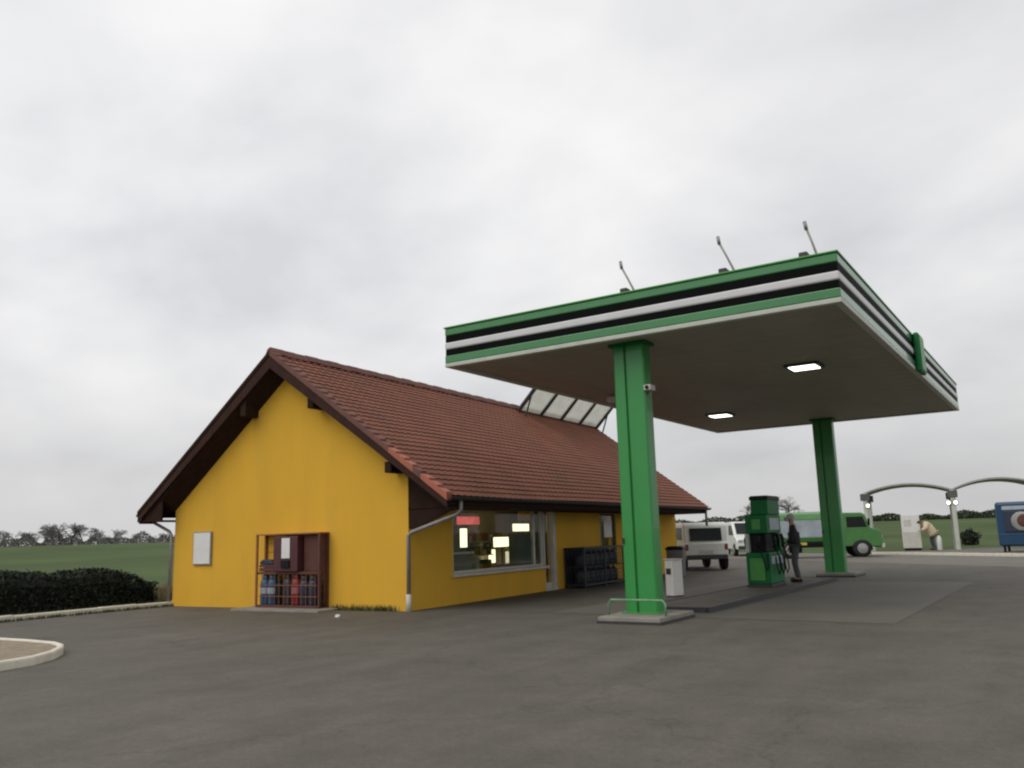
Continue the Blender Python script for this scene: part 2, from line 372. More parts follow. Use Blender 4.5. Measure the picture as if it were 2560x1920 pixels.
# traffic island nose
isl = thing('traffic_island', 'traffic island with whitewashed kerb round tan gravel at the left edge', 'island')
out = [(-11.2,1.5),(-11.45,3.6),(-11.62,5.4),(-11.82,6.3),(-12.15,6.75),(-12.55,7.1),(-12.9,7.3),(-13.3,7.42),(-14.1,7.45),(-15.0,7.4),(-16.0,7.2),(-17.0,6.6),(-17.3,5.6),(-17.3,1.5)]
def inset(poly, d):
    r = []; n = len(poly)
    for i in range(n):
        p0, p1, p2 = Vector(poly[i-1]), Vector(poly[i]), Vector(poly[(i+1)%n])
        e1, e2 = (p1-p0).normalized(), (p2-p1).normalized(); n1, n2 = Vector((-e1.y,e1.x)), Vector((-e2.y,e2.x))
        b = (n1+n2); b = b/max(.3, b.length_squared)*2; r.append(tuple(p1+b*d/2))
    return r
inn = inset(out, .19)
n = len(out); vs = [(x,y,-.05) for x,y in out]+[(x,y,.125) for x,y in out]+[(x,y,.125) for x,y in inn]+[(x,y,.05) for x,y in inn]
fs = [(k*n+i, k*n+(i+1)%n, (k+1)*n+(i+1)%n, (k+1)*n+i) for k in range(3) for i in range(n)]
MB().add(vs, fs).build('kerb_ring', M['kerbwhite'], isl, bevel=.03)
MB().add([(x,y,.10) for x,y in inset(out,.2)], [tuple(range(n))]).build('gravel_bed', M['gravel'], isl)

# ------------------------------------------------------------------ yellow building (local frame: x right wall = 0, y away, z up)
CX, CY, ROT = -12.122, 14.328, .053
bld = thing('station_shop', 'yellow rendered station shop with red tiled gable roof', 'shop building', (CX,CY,0), ROT)
ex, ey = Vector((math.cos(ROT),math.sin(ROT),0)), Vector((-math.sin(ROT),math.cos(ROT),0))
def W(x, y, z): return Vector((CX,CY,0))+ex*x+ey*y+Vector((0,0,z))
RX, RZ, XR, ZR, XL, ZL = -3.777, 6.07, 1.35, 2.372, -8.46, 2.374
kR, kL = (RZ-ZR)/(XR-RX), (RZ-ZL)/(RX-XL)
zr_ = lambda x: RZ-kR*(x-RX)
zl_ = lambda x: RZ-kL*(RX-x)
T = .22
gab = [(-7.588,-.1),(0,-.1),(0,zr_(0)-T),(RX,RZ-T-.02),(-7.588,zl_(-7.588)-T)]
wl = MB().prism(gab, 0, .3).prism(gab, 16.7, 17.0)
wl.box(-7.588,-7.3,.3,16.7,-.1,zl_(-7.588)-T)
top = zr_(0)-T
wl.box(-.28,0,.3,1.70,-.1,top).box(-.28,0,1.70,6.12,-.1,.62).box(-.28,0,1.70,6.88,2.55,top).box(-.28,0,6.12,6.22,-.1,.62)
wl.box(-.28,0,6.88,9.95,-.1,top).box(-.28,0,9.95,11.2,-.1,.95).box(-.28,0,9.95,11.2,2.15,top).box(-.28,0,11.2,16.7,-.1,top)
wl.build('wall', M['yellow'], bld)
# roof slope with real tile courses
def slope(x_e, z_e, y0, y1e, y1r, kx, rows=30, pitch=.24, sub=5):
    P = MB(); nrm = Vector((kx,0,1)).normalized()
    ncol = int((y1e-y0)/pitch*sub)
    L_ = math.hypot(x_e-RX, RZ-z_e)
    rowsv = []
    for r in range(rows):
        for (t, h) in ((r/rows, .0),((r+1)/rows+.003, .022)):
            row = []
            jit = random.uniform(-.008,.008)
            for c in range(ncol+1):
                u = c/ncol
                base = Vector((RX+(x_e-RX)*t, y0+( (y1r+(y1e-y1r)*t)-y0)*u, RZ+(z_e-RZ)*t))
                ph = (c%sub)/sub
                wv = .022*(1-abs(2*ph-1)**2)
                row.append(base+nrm*(h+wv+jit*.3+.012*math.sin(base.y*.7+t*9)*t))
            rowsv.append(row)
    n = ncol+1; vs = [v for row in rowsv for v in row]; fs = []
    for i in range(len(rowsv)-1):
        for c in range(ncol): fs.append((i*n+c, i*n+c+1, (i+1)*n+c+1, (i+1)*n+c))
    return P.add(vs, fs)
Y0, Y1E, Y1R = -.465, 17.03, 17.95
def slab(x_e, z_e, t0, t1, dy=0):
    v = []
    for dz in (-t0, -t1):
        v += [(RX, Y0+dy, RZ+dz), (x_e, Y0+dy, z_e+dz), (x_e, Y1E-dy, z_e+dz), (RX, Y1R-dy, RZ+dz)]
    return v, [(0,1,2,3),(4,7,6,5),(0,4,5,1),(1,5,6,2),(2,6,7,3),(3,7,4,0)]
roof = MB(); 
for xe, ze in ((XR,ZR),(XL,ZL)):
    roof.add(*slab(xe, ze, .012, .10, .02))
rf = roof.build('roof', M['wood'], bld)
slope(XR, ZR, Y0, Y1E, Y1R, kR).build('tile_slope', M['tile'], rf, smooth=False, label='red brown tiled slope facing the forecourt')
slope(XL, ZL, Y0, Y1E, Y1R, -kL, rows=20, sub=3).build('tile_slope', M['tile'], rf, label='rear tiled slope seen edge on')
# ridge tiles
mb = MB(); y = Y0-.02; dz = 0
while y < Y1R-.1:
    pts = [(RX-.16,RZ-.05),(RX-.09,RZ+.09),(RX,RZ+.13),(RX+.09,RZ+.09),(RX+.16,RZ-.05)]
    k = .012 if int(y/.4)%2 else 0
    mb.prism([(a,b+k+random.uniform(-.004,.004)) for a,b in pts], y, y+.41, 'y'); y += .40
mb.build('ridge_cap', M['verge'], rf)
# barge boards and soffits
mb = MB()
for xe, ze in ((XR,ZR),(XL,ZL)):
    for (ya, yb) in ((Y0-.03, Y0+.02),):
        v = []
        for yy in (ya, yb):
            v += [(RX,yy,RZ-.02),(xe,yy,ze-.0),(xe,yy,ze-.22),(RX,yy,RZ-.38)]
        mb.add(v, [(0,1,2,3),(4,7,6,5),(0,4,5,1),(1,5,6,2),(2,6,7,3),(3,7,4,0)])
mb.build('barge_board', M['barge'], rf)
mb = MB()
for pts in (((RX,.30,.30),(XR,.24,.24)), ((RX,.30,.58),(-7.585,.28,.60),(XL,.22,.22))):     # boarding under the gable overhang: x, drop at the barge, drop at the wall
    v = []; n = len(pts)
    for th in (0,.04):
        for x, do, di in pts:
            z = zr_(x) if x > RX else zl_(x); v += [(x,Y0+.02,z-do-th),(x,-.002,z-di-th)]
    m_ = 2*n; f = []
    for k in range(n-1):
        a = 2*k; f += [(a,a+1,a+3,a+2),(m_+a,m_+a+2,m_+a+3,m_+a+1),(a,a+2,m_+a+2,m_+a),(a+1,m_+a+1,m_+a+3,a+3)]
    f += [(0,m_,m_+1,1),(m_-2,m_-1,2*m_-1,2*m_-2)]
    mb.add(v, f)
mb.box(.003,1.28,-.002,16.9,2.16,2.19)      # eave soffit, forecourt side
mb.box(-8.40,-7.592,-.44,16.9,2.16,2.19)
mb.box(1.24,1.30,-.44,16.95,2.19,2.34)      # fascia board
mb.build('soffit', M['wood'], rf)
# dark wooden panels at the two front eave ends
MB().prism([(.005,1.74),(.16,1.72),(1.22,2.14),(1.22,2.30),(.005,3.1)], .02, .08, 'y').build('eave_panel', M['wood'], rf)
MB().prism([(-7.60,2.15),(-8.40,2.15),(-8.40,2.24),(-7.60,2.80)], -.42, -.38, 'y').build('eave_panel', M['wood'], rf)
# purlin ends
for x in (-2.50,-.22,-4.72):
    z = (zr_(x) if x>RX else zl_(x))
    MB().box(x-.09,x+.09,-.43,.0,z-.56 if x>RX else z-.72,z-.32).build('purlin_end', M['wood'], rf, bevel=.01)
# verge tiles; the six lowest on the forecourt side are fresh and bright
nv = 24
for i in range(nv):
    t0, t1 = i/nv, (i+1)/nv
    p0 = Vector((RX+(XR-RX)*t0, 0, RZ+(ZR-RZ)*t0)); p1 = Vector((RX+(XR-RX)*t1, 0, RZ+(ZR-RZ)*t1))
    v = []
    for yy in (Y0-.055, Y0+.16):
        v += [(p0.x,yy,p0.z+.045),(p1.x+.02,yy,p1.z+.085),(p1.x+.02,yy,p1.z-.10),(p0.x,yy,p0.z-.08)]
    o = MB().add(v, [(0,1,2,3),(4,7,6,5),(0,4,5,1),(1,5,6,2),(2,6,7,3),(3,7,4,0)]).build('verge_tile', M['newtile'] if i >= 17 and i != 20 else M['verge'], rf, bevel=.012)
    if i >= 17 and i != 20: o['label'] = 'bright fresh red verge tile low on the gable'
v = []
for yy in (Y0-.05, Y0+.12):
    v += [(RX,yy,RZ+.06),(XL,yy,ZL+.06),(XL,yy,ZL-.04),(RX,yy,RZ-.06)]
MB().add(v, [(0,1,2,3),(4,7,6,5),(0,4,5,1),(1,5,6,2),(2,6,7,3),(3,7,4,0)]).build('verge_strip', M['wood'], rf)
# gutters and pipes
def halfpipe(x, z, y0, y1, r=.075):
    pr = [(x+r*math.cos(t), z+r*math.sin(t)) for t in [math.pi+math.pi*i/8 for i in range(9)]]
    pr += [(x+(r-.012)*math.cos(t), z+(r-.012)*math.sin(t)) for t in [2*math.pi-math.pi*i/8 for i in range(9)]]
    return MB().prism(pr, y0, y1, 'y')
gut = halfpipe(1.39, 2.36, Y0+.0, 17.0).build('gutter', M['darkmetal'], bld)
halfpipe(-8.50, 2.36, Y0, 17.0).build('gutter', M['darkmetal'], bld)
mb = MB().tube([(1.36,.02,2.31),(1.36,.02,2.08),(1.28,.0,2.0),(.12,-.05,1.66),(.05,-.07,1.58),(.05,-.07,.35)], .045, 10)
dp = mb.build('downpipe', M['zinc'], bld, smooth=True)
MB().tube([(.05,-.07,.36),(.05,-.07,0)], .06, 10).build('pipe_boot', M['offwhite'], dp, smooth=True)
MB().tube([(-8.42,-.1,2.28),(-8.3,-.1,2.14),(-7.75,-.05,1.9),(-7.66,-.05,1.8),(-7.66,-.05,0)], .04, 10).build('downpipe', M['zinc'], bld, smooth=True)
MB().tube([(1.36,16.6,2.31),(1.36,16.6,1.7)], .045, 10).build('downpipe', M['zinc'], bld, smooth=True)
# raised glazed roof light near the far end of the ridge
gl = thing('roof_light', 'slanted glazed roof light with dark bars at the far end of the ridge', 'roof light', (CX,CY,0), ROT)
ya, yb = 11.15, 17.75; bx, bz = -3.55, zr_(-3.55)+.02; tx, tz = bx+1.25, bz+1.28
for i in range(4):
    a, b = ya+(yb-ya)*i/4+.05, ya+(yb-ya)*(i+1)/4-.05
    v = [(bx,a,bz+.05),(tx,a,tz),(tx,b,tz),(bx,b,bz+.05)]; v += [(x+.02,y,z-.02) for x,y,z in v]
    MB().add(v, [(0,1,2,3),(4,7,6,5),(0,4,5,1),(1,5,6,2),(2,6,7,3),(3,7,4,0)]).build('glass_pane', M['glazing'], gl)
for i in range(5):
    y = ya+(yb-ya)*i/4
    MB().tube([(bx,y,bz-.03),(tx+.02,y,tz+.02)], .075, 6).build('glazing_bar', M['darkmetal'], gl)
MB().tube([(bx,ya-.1,bz),(bx,yb+.1,bz)], .06, 6).build('bottom_rail', M['barge'], gl)
MB().tube([(tx+.02,ya-.05,tz+.02),(tx+.02,yb+.05,tz+.02)], .05, 6).build('top_rail', M['darkmetal'], gl)
for y in (ya, yb):
    MB().tube([(bx+.62,y,bz+.62),(bx+.30,y,zr_(bx+.30)-.05)], .03, 6).build('prop', M['darkmetal'], gl)
# lead flashing / warm patch at the light's foot
# shop window
win = MB().box(.002,.10,1.62,6.30,.62,.69).build('window_sill', M['offwhite'], bld, bevel=.008)
fr = MB().box(-.12,-.04,1.70,1.78,.69,2.55).box(-.12,-.04,5.64,5.74,.69,2.55).box(-.12,-.04,1.78,5.64,2.47,2.55).box(-.12,-.04,1.78,5.64,.69,.75).box(-.12,-.04,5.74,6.12,.69,.75).box(-.12,-.04,6.08,6.18,.69,2.55)
wf = fr.build('shop_window', M['offwhite'], bld, bevel=.006)
MB().box(-.085,-.075,1.78,5.64,.75,2.47).box(-.085,-.075,5.74,6.08,.75,2.47).build('pane', M['glass'], wf)
fr = MB().box(-.13,.012,6.72,6.88,.0,2.55).box(-.13,-.03,6.22,6.30,.06,2.55).box(-.13,-.03,6.30,6.72,2.3,2.55).box(-.13,.03,6.18,6.90,.0,.06).box(-.11,-.05,6.30,6.72,.06,.22)
df_ = fr.build('shop_door', M['offwhite'], bld, bevel=.006)
MB().box(-.085,-.075,6.30,6.72,.22,2.3).build('pane', M['glass'], df_)
MB().tube([(.0,6.38,.95),(.03,6.38,.97),(.03,6.38,1.33),(.0,6.38,1.35)], .014, 8).build('handle', M['zinc'], df_)
fr = MB().box(-.12,-.03,9.95,10.02,.95,2.15).box(-.12,-.03,11.13,11.2,.95,2.15).box(-.12,-.03,10.02,11.13,2.08,2.15).box(-.12,-.03,10.02,11.13,.95,1.02)
sw = fr.build('small_window', M['darkmetal'], bld)
MB().box(-.085,-.075,10.02,11.13,1.02,2.08).build('pane', M['glass'], sw)
tag(MB().box(-.055,-.045,0,.62,0,.52).build('notice', M['white']), 'white paper notice behind the small dark window above the cage', 'notice').matrix_world = Matrix.Translation(W(0,10.36,1.40))@Matrix.Rotation(ROT,4,'Z')
# inside of the shop
MB().box(-7.3,-.28,.3,16.7,.0,.05).build('shop_floor', M['floor'], bld)
MB().box(-4.4,-4.3,.3,16.7,.05,2.8).build('inner_wall', M['inwall'], bld)
MB().box(-7.3,-.28,.3,16.7,2.8,2.86).build('ceiling', M['inwall'], bld)
def inside(name, label, cat, x, y, parts):
    t = thing(name, label, cat, W(x,y,.05), ROT)
    for nm, mt, bxs in parts:
        mb = MB()
        for q in bxs: mb.box(*q)
        mb.build(nm, M[mt], t, bevel=.008)
    return t
inside('sign_box', 'lit red sign hanging inside the shop window, upper left', 'sign', -.9,3.2, [('lit_face','redglow',[(0,.06,0,1.0,1.80,2.0)]),('hanger','darkmetal',[(.02,.04,.1,.12,2.0,2.75)]),('hanger','darkmetal',[(.02,.04,.88,.9,2.0,2.75)])])
inside('drinks_fridge', 'lit drinks fridge under the red sign inside the window', 'fridge', -1.1,3.4, [('cabinet','cab',[(-.55,0,-.15,.62,0,1.78)]),('lit_door','warmglow',[(0,.02,.24,.55,1.22,1.70)]),('glass_shelf','counter',[(0,.03,-.1,.2,.9,1.65)])])
inside('shop_counter', 'grey shop counter inside the window at its left end', 'counter', -.95,2.6, [('body','counter',[(-.5,0,0,1.35,0,1.05)]),('worktop','offwhite',[(-.55,.05,-.05,1.4,1.05,1.10)])])
inside('light_panel', 'broad cream light panel low in the middle of the shop', 'light panel', -2.0,6.75, [('diffuser','warmglow',[(0,.03,0,1.15,1.17,1.45)]),('frame','cab',[(-.06,-.002,-.03,1.18,1.13,1.49)]),('bracket','cab',[(-.05,-.02,.5,.6,0,1.13)])])
inside('light_panel', 'upper cream light panel under the yellow board in the shop', 'light panel', -2.0,7.9, [('diffuser','warmglow',[(0,.03,0,.98,1.62,1.84)]),('frame','cab',[(-.06,-.002,-.03,1.01,1.58,1.88)]),('bracket','cab',[(-.05,-.02,.4,.5,0,1.58)])])
inside('menu_board', 'dull yellow board above the upper light panel', 'board', -2.0,8.25, [('board','ochre',[(0,.03,0,.75,1.95,2.3)]),('post','cab',[(-.05,-.005,.3,.36,0,2.3)])])
inside('display_shelf', 'glowing display shelf of small goods below the cream panel', 'shelf', -2.0,6.3, [('lit_panel','warmglow',[(0,.03,.16,.5,.72,1.10)]),('lit_panel','softglow',[(0,.03,1.12,1.5,.68,1.02)]),('shelf_body','counter',[(-.3,-.003,0,1.6,0,.66)]),('back','inwall',[(-.3,-.25,0,1.6,.66,1.12)])])
inside('tall_cabinet', 'dark tall cabinet at the right end of the shop window', 'cabinet', -.30,5.12, [('body','cab',[(-.22,0,0,1.0,0,1.52)]),('door','darkmetal',[(.003,.02,.02,.49,.1,1.48)]),('door','darkmetal',[(.003,.02,.51,.98,.1,1.48)])])
for i, (x, y, lb) in enumerate(((-2.4,3.0,'added ceiling strip lamp warming the near end of the shop'),(-2.4,6.2,'added ceiling strip lamp warming the middle of the shop'),(-2.4,9.6,'added ceiling strip lamp warming the far end of the shop'))):
    t = thing('added_strip_lamp', lb, 'lamp', W(x,y,2.78), ROT)  # unseen lamp added to light the inside of the shop
    MB().box(-.12,.12,-.7,.7,-.05,0).build('housing', M['offwhite'], t)
    MB().box(-.09,.09,-.66,.66,-.075,-.052).build('tube', M['addedglow'], t)
rg = random.Random(3)
def gondola(x, y, n, lb):
    t = thing('goods_shelf', lb, 'shelf', W(x,y,.05), ROT)
    MB().box(-.35,-.31,0,n*.42,0,1.5).build('back', M['offwhite'], t)
    for z in (.15,.55,.95,1.32):
        MB().box(-.31,.05,0,n*.42,z,z+.03).build('shelf_board', M['offwhite'], t)
        yy = .03
        while yy < n*.42-.15:
            w_ = rg.uniform(.08,.2); h_ = rg.uniform(.12,.27); MB().box(-.25,.03,yy,yy+w_,z+.032,z+.032+h_).build('packet', M[rg.choice(('ochre','red','blue','offwhite','rackwood','greenlite','palered','cream'))], t); yy += w_+rg.uniform(.01,.05)
gondola(-1.85, 3.9, 6, 'shelf of coloured packets behind the counter in the shop window')
gondola(-2.9, 7.2, 7, 'shelf of coloured packets deep in the shop behind the light panels')
# notice board on the gable
t = thing('wall_sign', 'small white notice board on the yellow gable, left of the rack', 'sign', W(-6.81,-.003,1.03), ROT)
MB().box(0,.66,-.05,0,0,.83).build('frame', M['zinc'], t, bevel=.006)
MB().box(.03,.63,-.058,-.0505,.03,.80).build('board', M['white'], t)

# ------------------------------------------------------------------ rack of gas bottles against the gable
rk = thing('bottle_rack', 'orange brown open mesh rack against the yellow gable', 'rack', W(-4.27,0,0), ROT)
RW = 2.02
for x in (0,RW-.05):
    for y in (-.33,-.06): MB().box(x,x+.05,y,y+.05,.0,1.70).build('post', M['rackwood'] if x == 0 else M['rackdark'], rk, bevel=.006)
MB().box(.0,RW,-.335,-.005,1.70,1.735).build('top_board', M['rackwood'], rk, bevel=.006)
mb = MB()
for i in range(9): mb.box(.06+i*.215,.072+i*.215,-.018,-.010,.12,1.69)
for i in range(7): mb.box(.05,RW-.05,-.010,-.004,.3+i*.2,.312+i*.2)
mb.build('back_mesh', M['rackwood'], rk)
mb = MB()
for i in range(9): mb.box(RW-.03,RW-.02,-.275+i*.027,-.268+i*.027,.12,1.69)
for i in range(7): mb.box(RW-.02,RW-.012,-.28,-.06,.2+i*.22,.212+i*.22)
mb.build('side_mesh', M['rackdark'], rk)
mb = MB()
for i in range(14): mb.box(.09+i*.14,.098+i*.14,-.345,-.338,.12,.80)
for z in (.30,.55): mb.box(.05,RW-.05,-.352,-.346,z,z+.012)
mb.build('front_mesh', M['rackwood'], rk)
MB().box(.07,RW-.07,-.31,-.05,.80,.86).build('shelf', M['rackdark'], rk, bevel=.006)
MB().box(.07,RW-.07,-.33,-.05,.05,.11).build('base_board', M['rackdark'], rk, bevel=.006)
MB().box(1.42,RW-.075,-.20,-.06,.87,1.68).build('locker', M['rackdark'], rk, bevel=.008)
MB().box(.075,.60,-.28,-.06,.87,.95).box(.075,.55,-.28,-.06,.965,1.02).build('shelf_board', M['rackdark'], rk, bevel=.006)
t = thing('dispenser', 'dark maroon dispenser with a white panel in the middle of the rack', 'dispenser', W(-4.27+.63,-.38,.863), ROT)
MB().box(0,.76,0,.31,0,.80).build('body', M['maroon'], t, bevel=.015)
MB().box(0.27,.53,-.014,-.002,.30,.76).build('panel', M['white'], t, bevel=.01)
MB().box(.27,.53,-.04,-.002,.08,.26).build('tray', M['black'], t, bevel=.01)
def bottle(name, label, x, m, h=.58, r=.122, y=-.195):
    t = thing(name, label, 'gas bottle', W(-4.27+x*.865,y,.112), ROT, 'gas bottles on the bottom shelf of the rack')
    MB().lathe([(r*.85,0),(r,.03),(r,h*.72),(r*.88,h*.84),(r*.45,h*.92),(.03,h*.94),(.03,h)],20).build('body', M[m], t, smooth=True)
    MB().lathe([(r*.62,h*.86),(r*.62,h*1.05),(r*.58,h*1.05),(r*.58,h*.86)],16).build('collar', M[m], t, smooth=True)
    if m in ('red','blue'): MB().lathe([(r*1.004,h*.38),(r*1.006,h*.40),(r*1.006,h*.58),(r*1.004,h*.60)],20).build('label', M['palered' if m=='red' else 'paleblue'], t, smooth=True)
    MB().lathe([(.02,h*.94),(.028,h*1.0),(.0,h*1.02)],10).build('valve', M['zinc'], t, smooth=True)
for x, m, lb in ((.25,'blue','bright blue gas bottle at the left end of the rack'),(.53,'blue','blue gas bottle second from the left end of the rack'),(.82,'black','black gas bottle left of the grey one in the rack'),
              (1.10,'bluegrey','dark blue grey gas bottle just left of the red one'),(1.40,'red','red gas bottle in the rack'),(1.70,'navy','navy gas bottle just right of the red one'),(2.0,'navy','navy gas bottle second right of the red one'),(2.24,'black','black gas bottle at the right end of the rack')):
    bottle('gas_bottle', lb, x, m, h={'blue':.64,'black':.56,'bluegrey':.66,'red':.66,'navy':.62}[m], r=.124 if x<2.2 else .07)
# dark bags on the shelf
for i, (z, m, wd, lb) in enumerate(((1.025,'navy',.40,'dark navy folded bag on top of the left shelf stack'),(.95,'cab',.0,''))):
    if wd: tag(MB().prism([(0,0),(wd,0),(wd+.02,.05),(wd-.06,.11),(.08,.12),(-.02,.06)], 0, .2, 'y').build('folded_bag', M[m], bevel=.02), lb, 'bag').matrix_world = Matrix.Translation(W(-4.17,-.28,z))@Matrix.Rotation(ROT,4,'Z')
# concrete plinth strip beneath the rack
tag(MB().box(-4.6,-1.9,-.75,-.002,-.05,.05).build('plinth_slab', M['concrete'], bevel=.015), 'low concrete slab beneath the bottle rack', 'slab').matrix_world = Matrix.Translation((CX,CY,0))@Matrix.Rotation(ROT,4,'Z')

# ------------------------------------------------------------------ gas cage, bin beside the long wall
cg = thing('bottle_cage', 'dark blue grey mesh cage of gas bottles by the long wall', 'cage', W(.06,7.35,0), ROT)
mb = MB()
for (x,y) in ((0,0),(.58,0),(0,1.43),(.58,1.43),(0,2.86),(.58,2.86)): mb.box(x-.025,x+.025,y-.025,y+.025,0,1.14)
for z in (.08,1.115): mb.box(-.025,.605,-.025,2.885,z-.02,z+.025)
mb.build('frame', M['bluegrey'], cg)
mb = MB()
for i in range(23): mb.box(.585,.595,.06+i*.12,.072+i*.12,.1,1.1)
for i in range(8): mb.box(.583,.591,0,2.86,.2+i*.12,.212+i*.12)
for i in range(5): mb.box(.08+i*.1,.092+i*.1,-.012,-.002,.1,1.1)
mb.build('mesh_panel', M['bluegrey'], cg)
MB().box(.0,.56,-.01,2.86,.10,.12).box(.0,.56,-.01,2.86,.585,.605).build('shelf', M['darkmetal'], cg)
MB().box(-.02,0,.0,2.86,.1,1.1).build('back_panel', M['navy'], cg)
for i in range(8):
    for j in (0,1):
        t = thing('gas_bottle', ('dark gas bottle standing on the upper shelf of the mesh cage','dark gas bottle standing on the lower shelf of the mesh cage')[1-j], 'gas bottle', W(.06+.32,7.35+.22+i*.345,.122+j*.484), ROT, ('bottles on the upper cage shelf','bottles on the lower cage shelf')[1-j])
        MB().lathe([(.12,0),(.14,.03),(.14,.28),(.11,.34),(.05,.37),(.05,.43),(0,.44)],14).build('body', M[('bluegrey','navy','cab')[(i*2+j)%3]], t, smooth=True)
t = thing('waste_bin', 'mauve grey waste bin near the far corner of the shop', 'bin', (-11.45,27.4,0), .2)
MB().prism([(-.24,0),(.24,0),(.29,.92),(-.29,.92)], -.26,.26,'y').build('body', M['greybin'], t, bevel=.03)
MB().prism([(-.31,.92),(.31,.92),(.31,.96),(.22,1.03),(-.22,1.03),(-.31,.96)], -.29,.29,'y').build('lid', M['black'], t, bevel=.015)
for x in (-.2,.2): MB().lathe([(.07,-.03),(.08,0),(.07,.03)],14,'x',(x,.25,.08)).build('wheel', M['tyre'], t)
t = thing('bollard', 'thin black bollard at the rear left corner of the white four by four', 'bollard', (-12.0,29.3,0), 0)
MB().lathe([(.075,0),(.075,.84),(.06,.90),(0,.92)],16).build('post', M['black'], t, smooth=True)
MB().lathe([(.08,.66),(.08,.74)],16).build('band', M['cab'], t, smooth=True)
MB().lathe([(.13,0),(.13,.03),(.08,.05)],16).build('base', M['darkmetal'], t, smooth=True)
# white bin behind the near column
t = thing('white_cabinet', 'slim white cabinet on the ground just right of the near column', 'cabinet', (-8.13,19.25,0), R(-25))
MB().box(-.13,.13,-.16,.16,.03,.84).build('body', M['white'], t, bevel=.015)
MB().box(-.145,.145,-.175,.175,.84,.88).build('lid', M['offwhite'], t, bevel=.01)
MB().box(-.12,.12,-.15,.15,0,.03).build('foot', M['darkmetal'], t)
MB().box(-.08,.08,-.168,-.1605,.52,.66).build('slot', M['darkmetal'], t)

# ------------------------------------------------------------------ canopy
cx0, cx1, cy0, cy1, cz0, cz1 = -10.327, -2.625, 13.39, 29.157, 4.916, 5.716
can = thing('forecourt_canopy', 'flat station canopy with green, black and white striped fascia', 'canopy', (0,0,0))
MB().box(cx0+.12,cx1-.12,cy0+.12,cy1-.12,cz0+.25,cz1-.12).build('roof_deck', M['zinc'], can)
# underside made of long sheets
mb = MB(); n = 24; wS = (cy1-cy0-.2)/n
for i in range(n):
    y = cy0+.1+i*wS; mb.prism([(y+.006,cz0+.055),(y+.012,cz0+.045),(y+wS-.012,cz0+.045),(y+wS-.006,cz0+.055),(y+wS-.006,cz0+.075),(y+.006,cz0+.075)], cx0+.1, cx1-.1, 'x')
mb.box(cx0+.1,cx1-.1,cy0+.1,cy1-.1,cz0+.076,cz0+.1)
mb.build('soffit', M['soffit'], can)
def ring(o0, o1, z0, z1, name, m, bevel=.008):
    """rectangular band: outer face at offset o0, inner at o1 (inwards positive)"""
    a = [(cx0+o0,cy0+o0),(cx1-o0,cy0+o0),(cx1-o0,cy1-o0),(cx0+o0,cy1-o0)]; b = [(cx0+o1,cy0+o1),(cx1-o1,cy0+o1),(cx1-o1,cy1-o1),(cx0+o1,cy1-o1)]
    vs = [(x,y,z0) for x,y in a]+[(x,y,z1) for x,y in a]+[(x,y,z1) for x,y in b]+[(x,y,z0) for x,y in b]
    fs = [(k*4+i,k*4+(i+1)%4,((k+1)%4)*4+(i+1)%4,((k+1)%4)*4+i) for k in range(4) for i in range(4)]
    return MB().add(vs, fs).build(name, m, can, bevel=bevel)
H = cz1-cz0
ring(.0,.14, cz0+.652, cz1, 'green_fascia_band', M['green'], .02)
ring(.010,.14, cz0+.512, cz0+.650, 'black_fascia_band', M['blackgloss'])
ring(-.006,.14, cz0+.364, cz0+.510, 'white_fascia_band', M['fasciawhite'], .03)
ring(.010,.14, cz0+.237, cz0+.362, 'black_fascia_band', M['blackgloss'])
ring(.0,.14, cz0+.082, cz0+.235, 'green_fascia_band', M['green'], .015)
ring(-.004,.12, cz0+.0, cz0+.080, 'edge_trim', M['trim'], .012)
ring(-.02,.06, cz1+.002, cz1+.035, 'cap_flashing', M['greenlite'], .01)
# lamps under the canopy
def can_lamp(label, x, y, on=True):
    t = thing('canopy_lamp', label, 'lamp', (x,y,cz0+.043))
    MB().box(-.36,.36,-.33,.33,-.05,0).build('housing', M['darkmetal'], t, bevel=.015)
    MB().box(-.28,.28,-.25,.25,-.065,-.052).build('diffuser', M['lampglow' if on else 'white'], t, bevel=.006)
can_lamp('lit square lamp under the canopy, the nearer and right one', -4.52, 18.5)
can_lamp('lit square lamp under the canopy, the farther one towards the shop', -8.61, 24.68)
t = thing('floodlight', 'small unlit white floodlight under the canopy edge left of the near column', 'floodlight', (-9.40,19.05,cz0+.04))
MB().box(-.12,.12,-.10,.10,-.20,-.06).build('head', M['white'], t, bevel=.02)
MB().box(-.02,.02,-.02,.02,-.06,0).build('bracket', M['zinc'], t)
# logo box clipped to the right side of the canopy
t = thing('emblem_box', 'green emblem box sticking out of the canopy right side', 'sign', (cx1,20.95,cz0))
MB().box(.02,.14,-.36,.36,-.04,.86).build('body', M['greendark'], t, bevel=.04)
MB().box(.142,.152,-.30,.30,.02,.80).build('face', M['greenlite'], t, bevel=.01)
MB().box(-.02,.02,-.4,.4,.1,.2).build('bracket', M['darkmetal'], t)
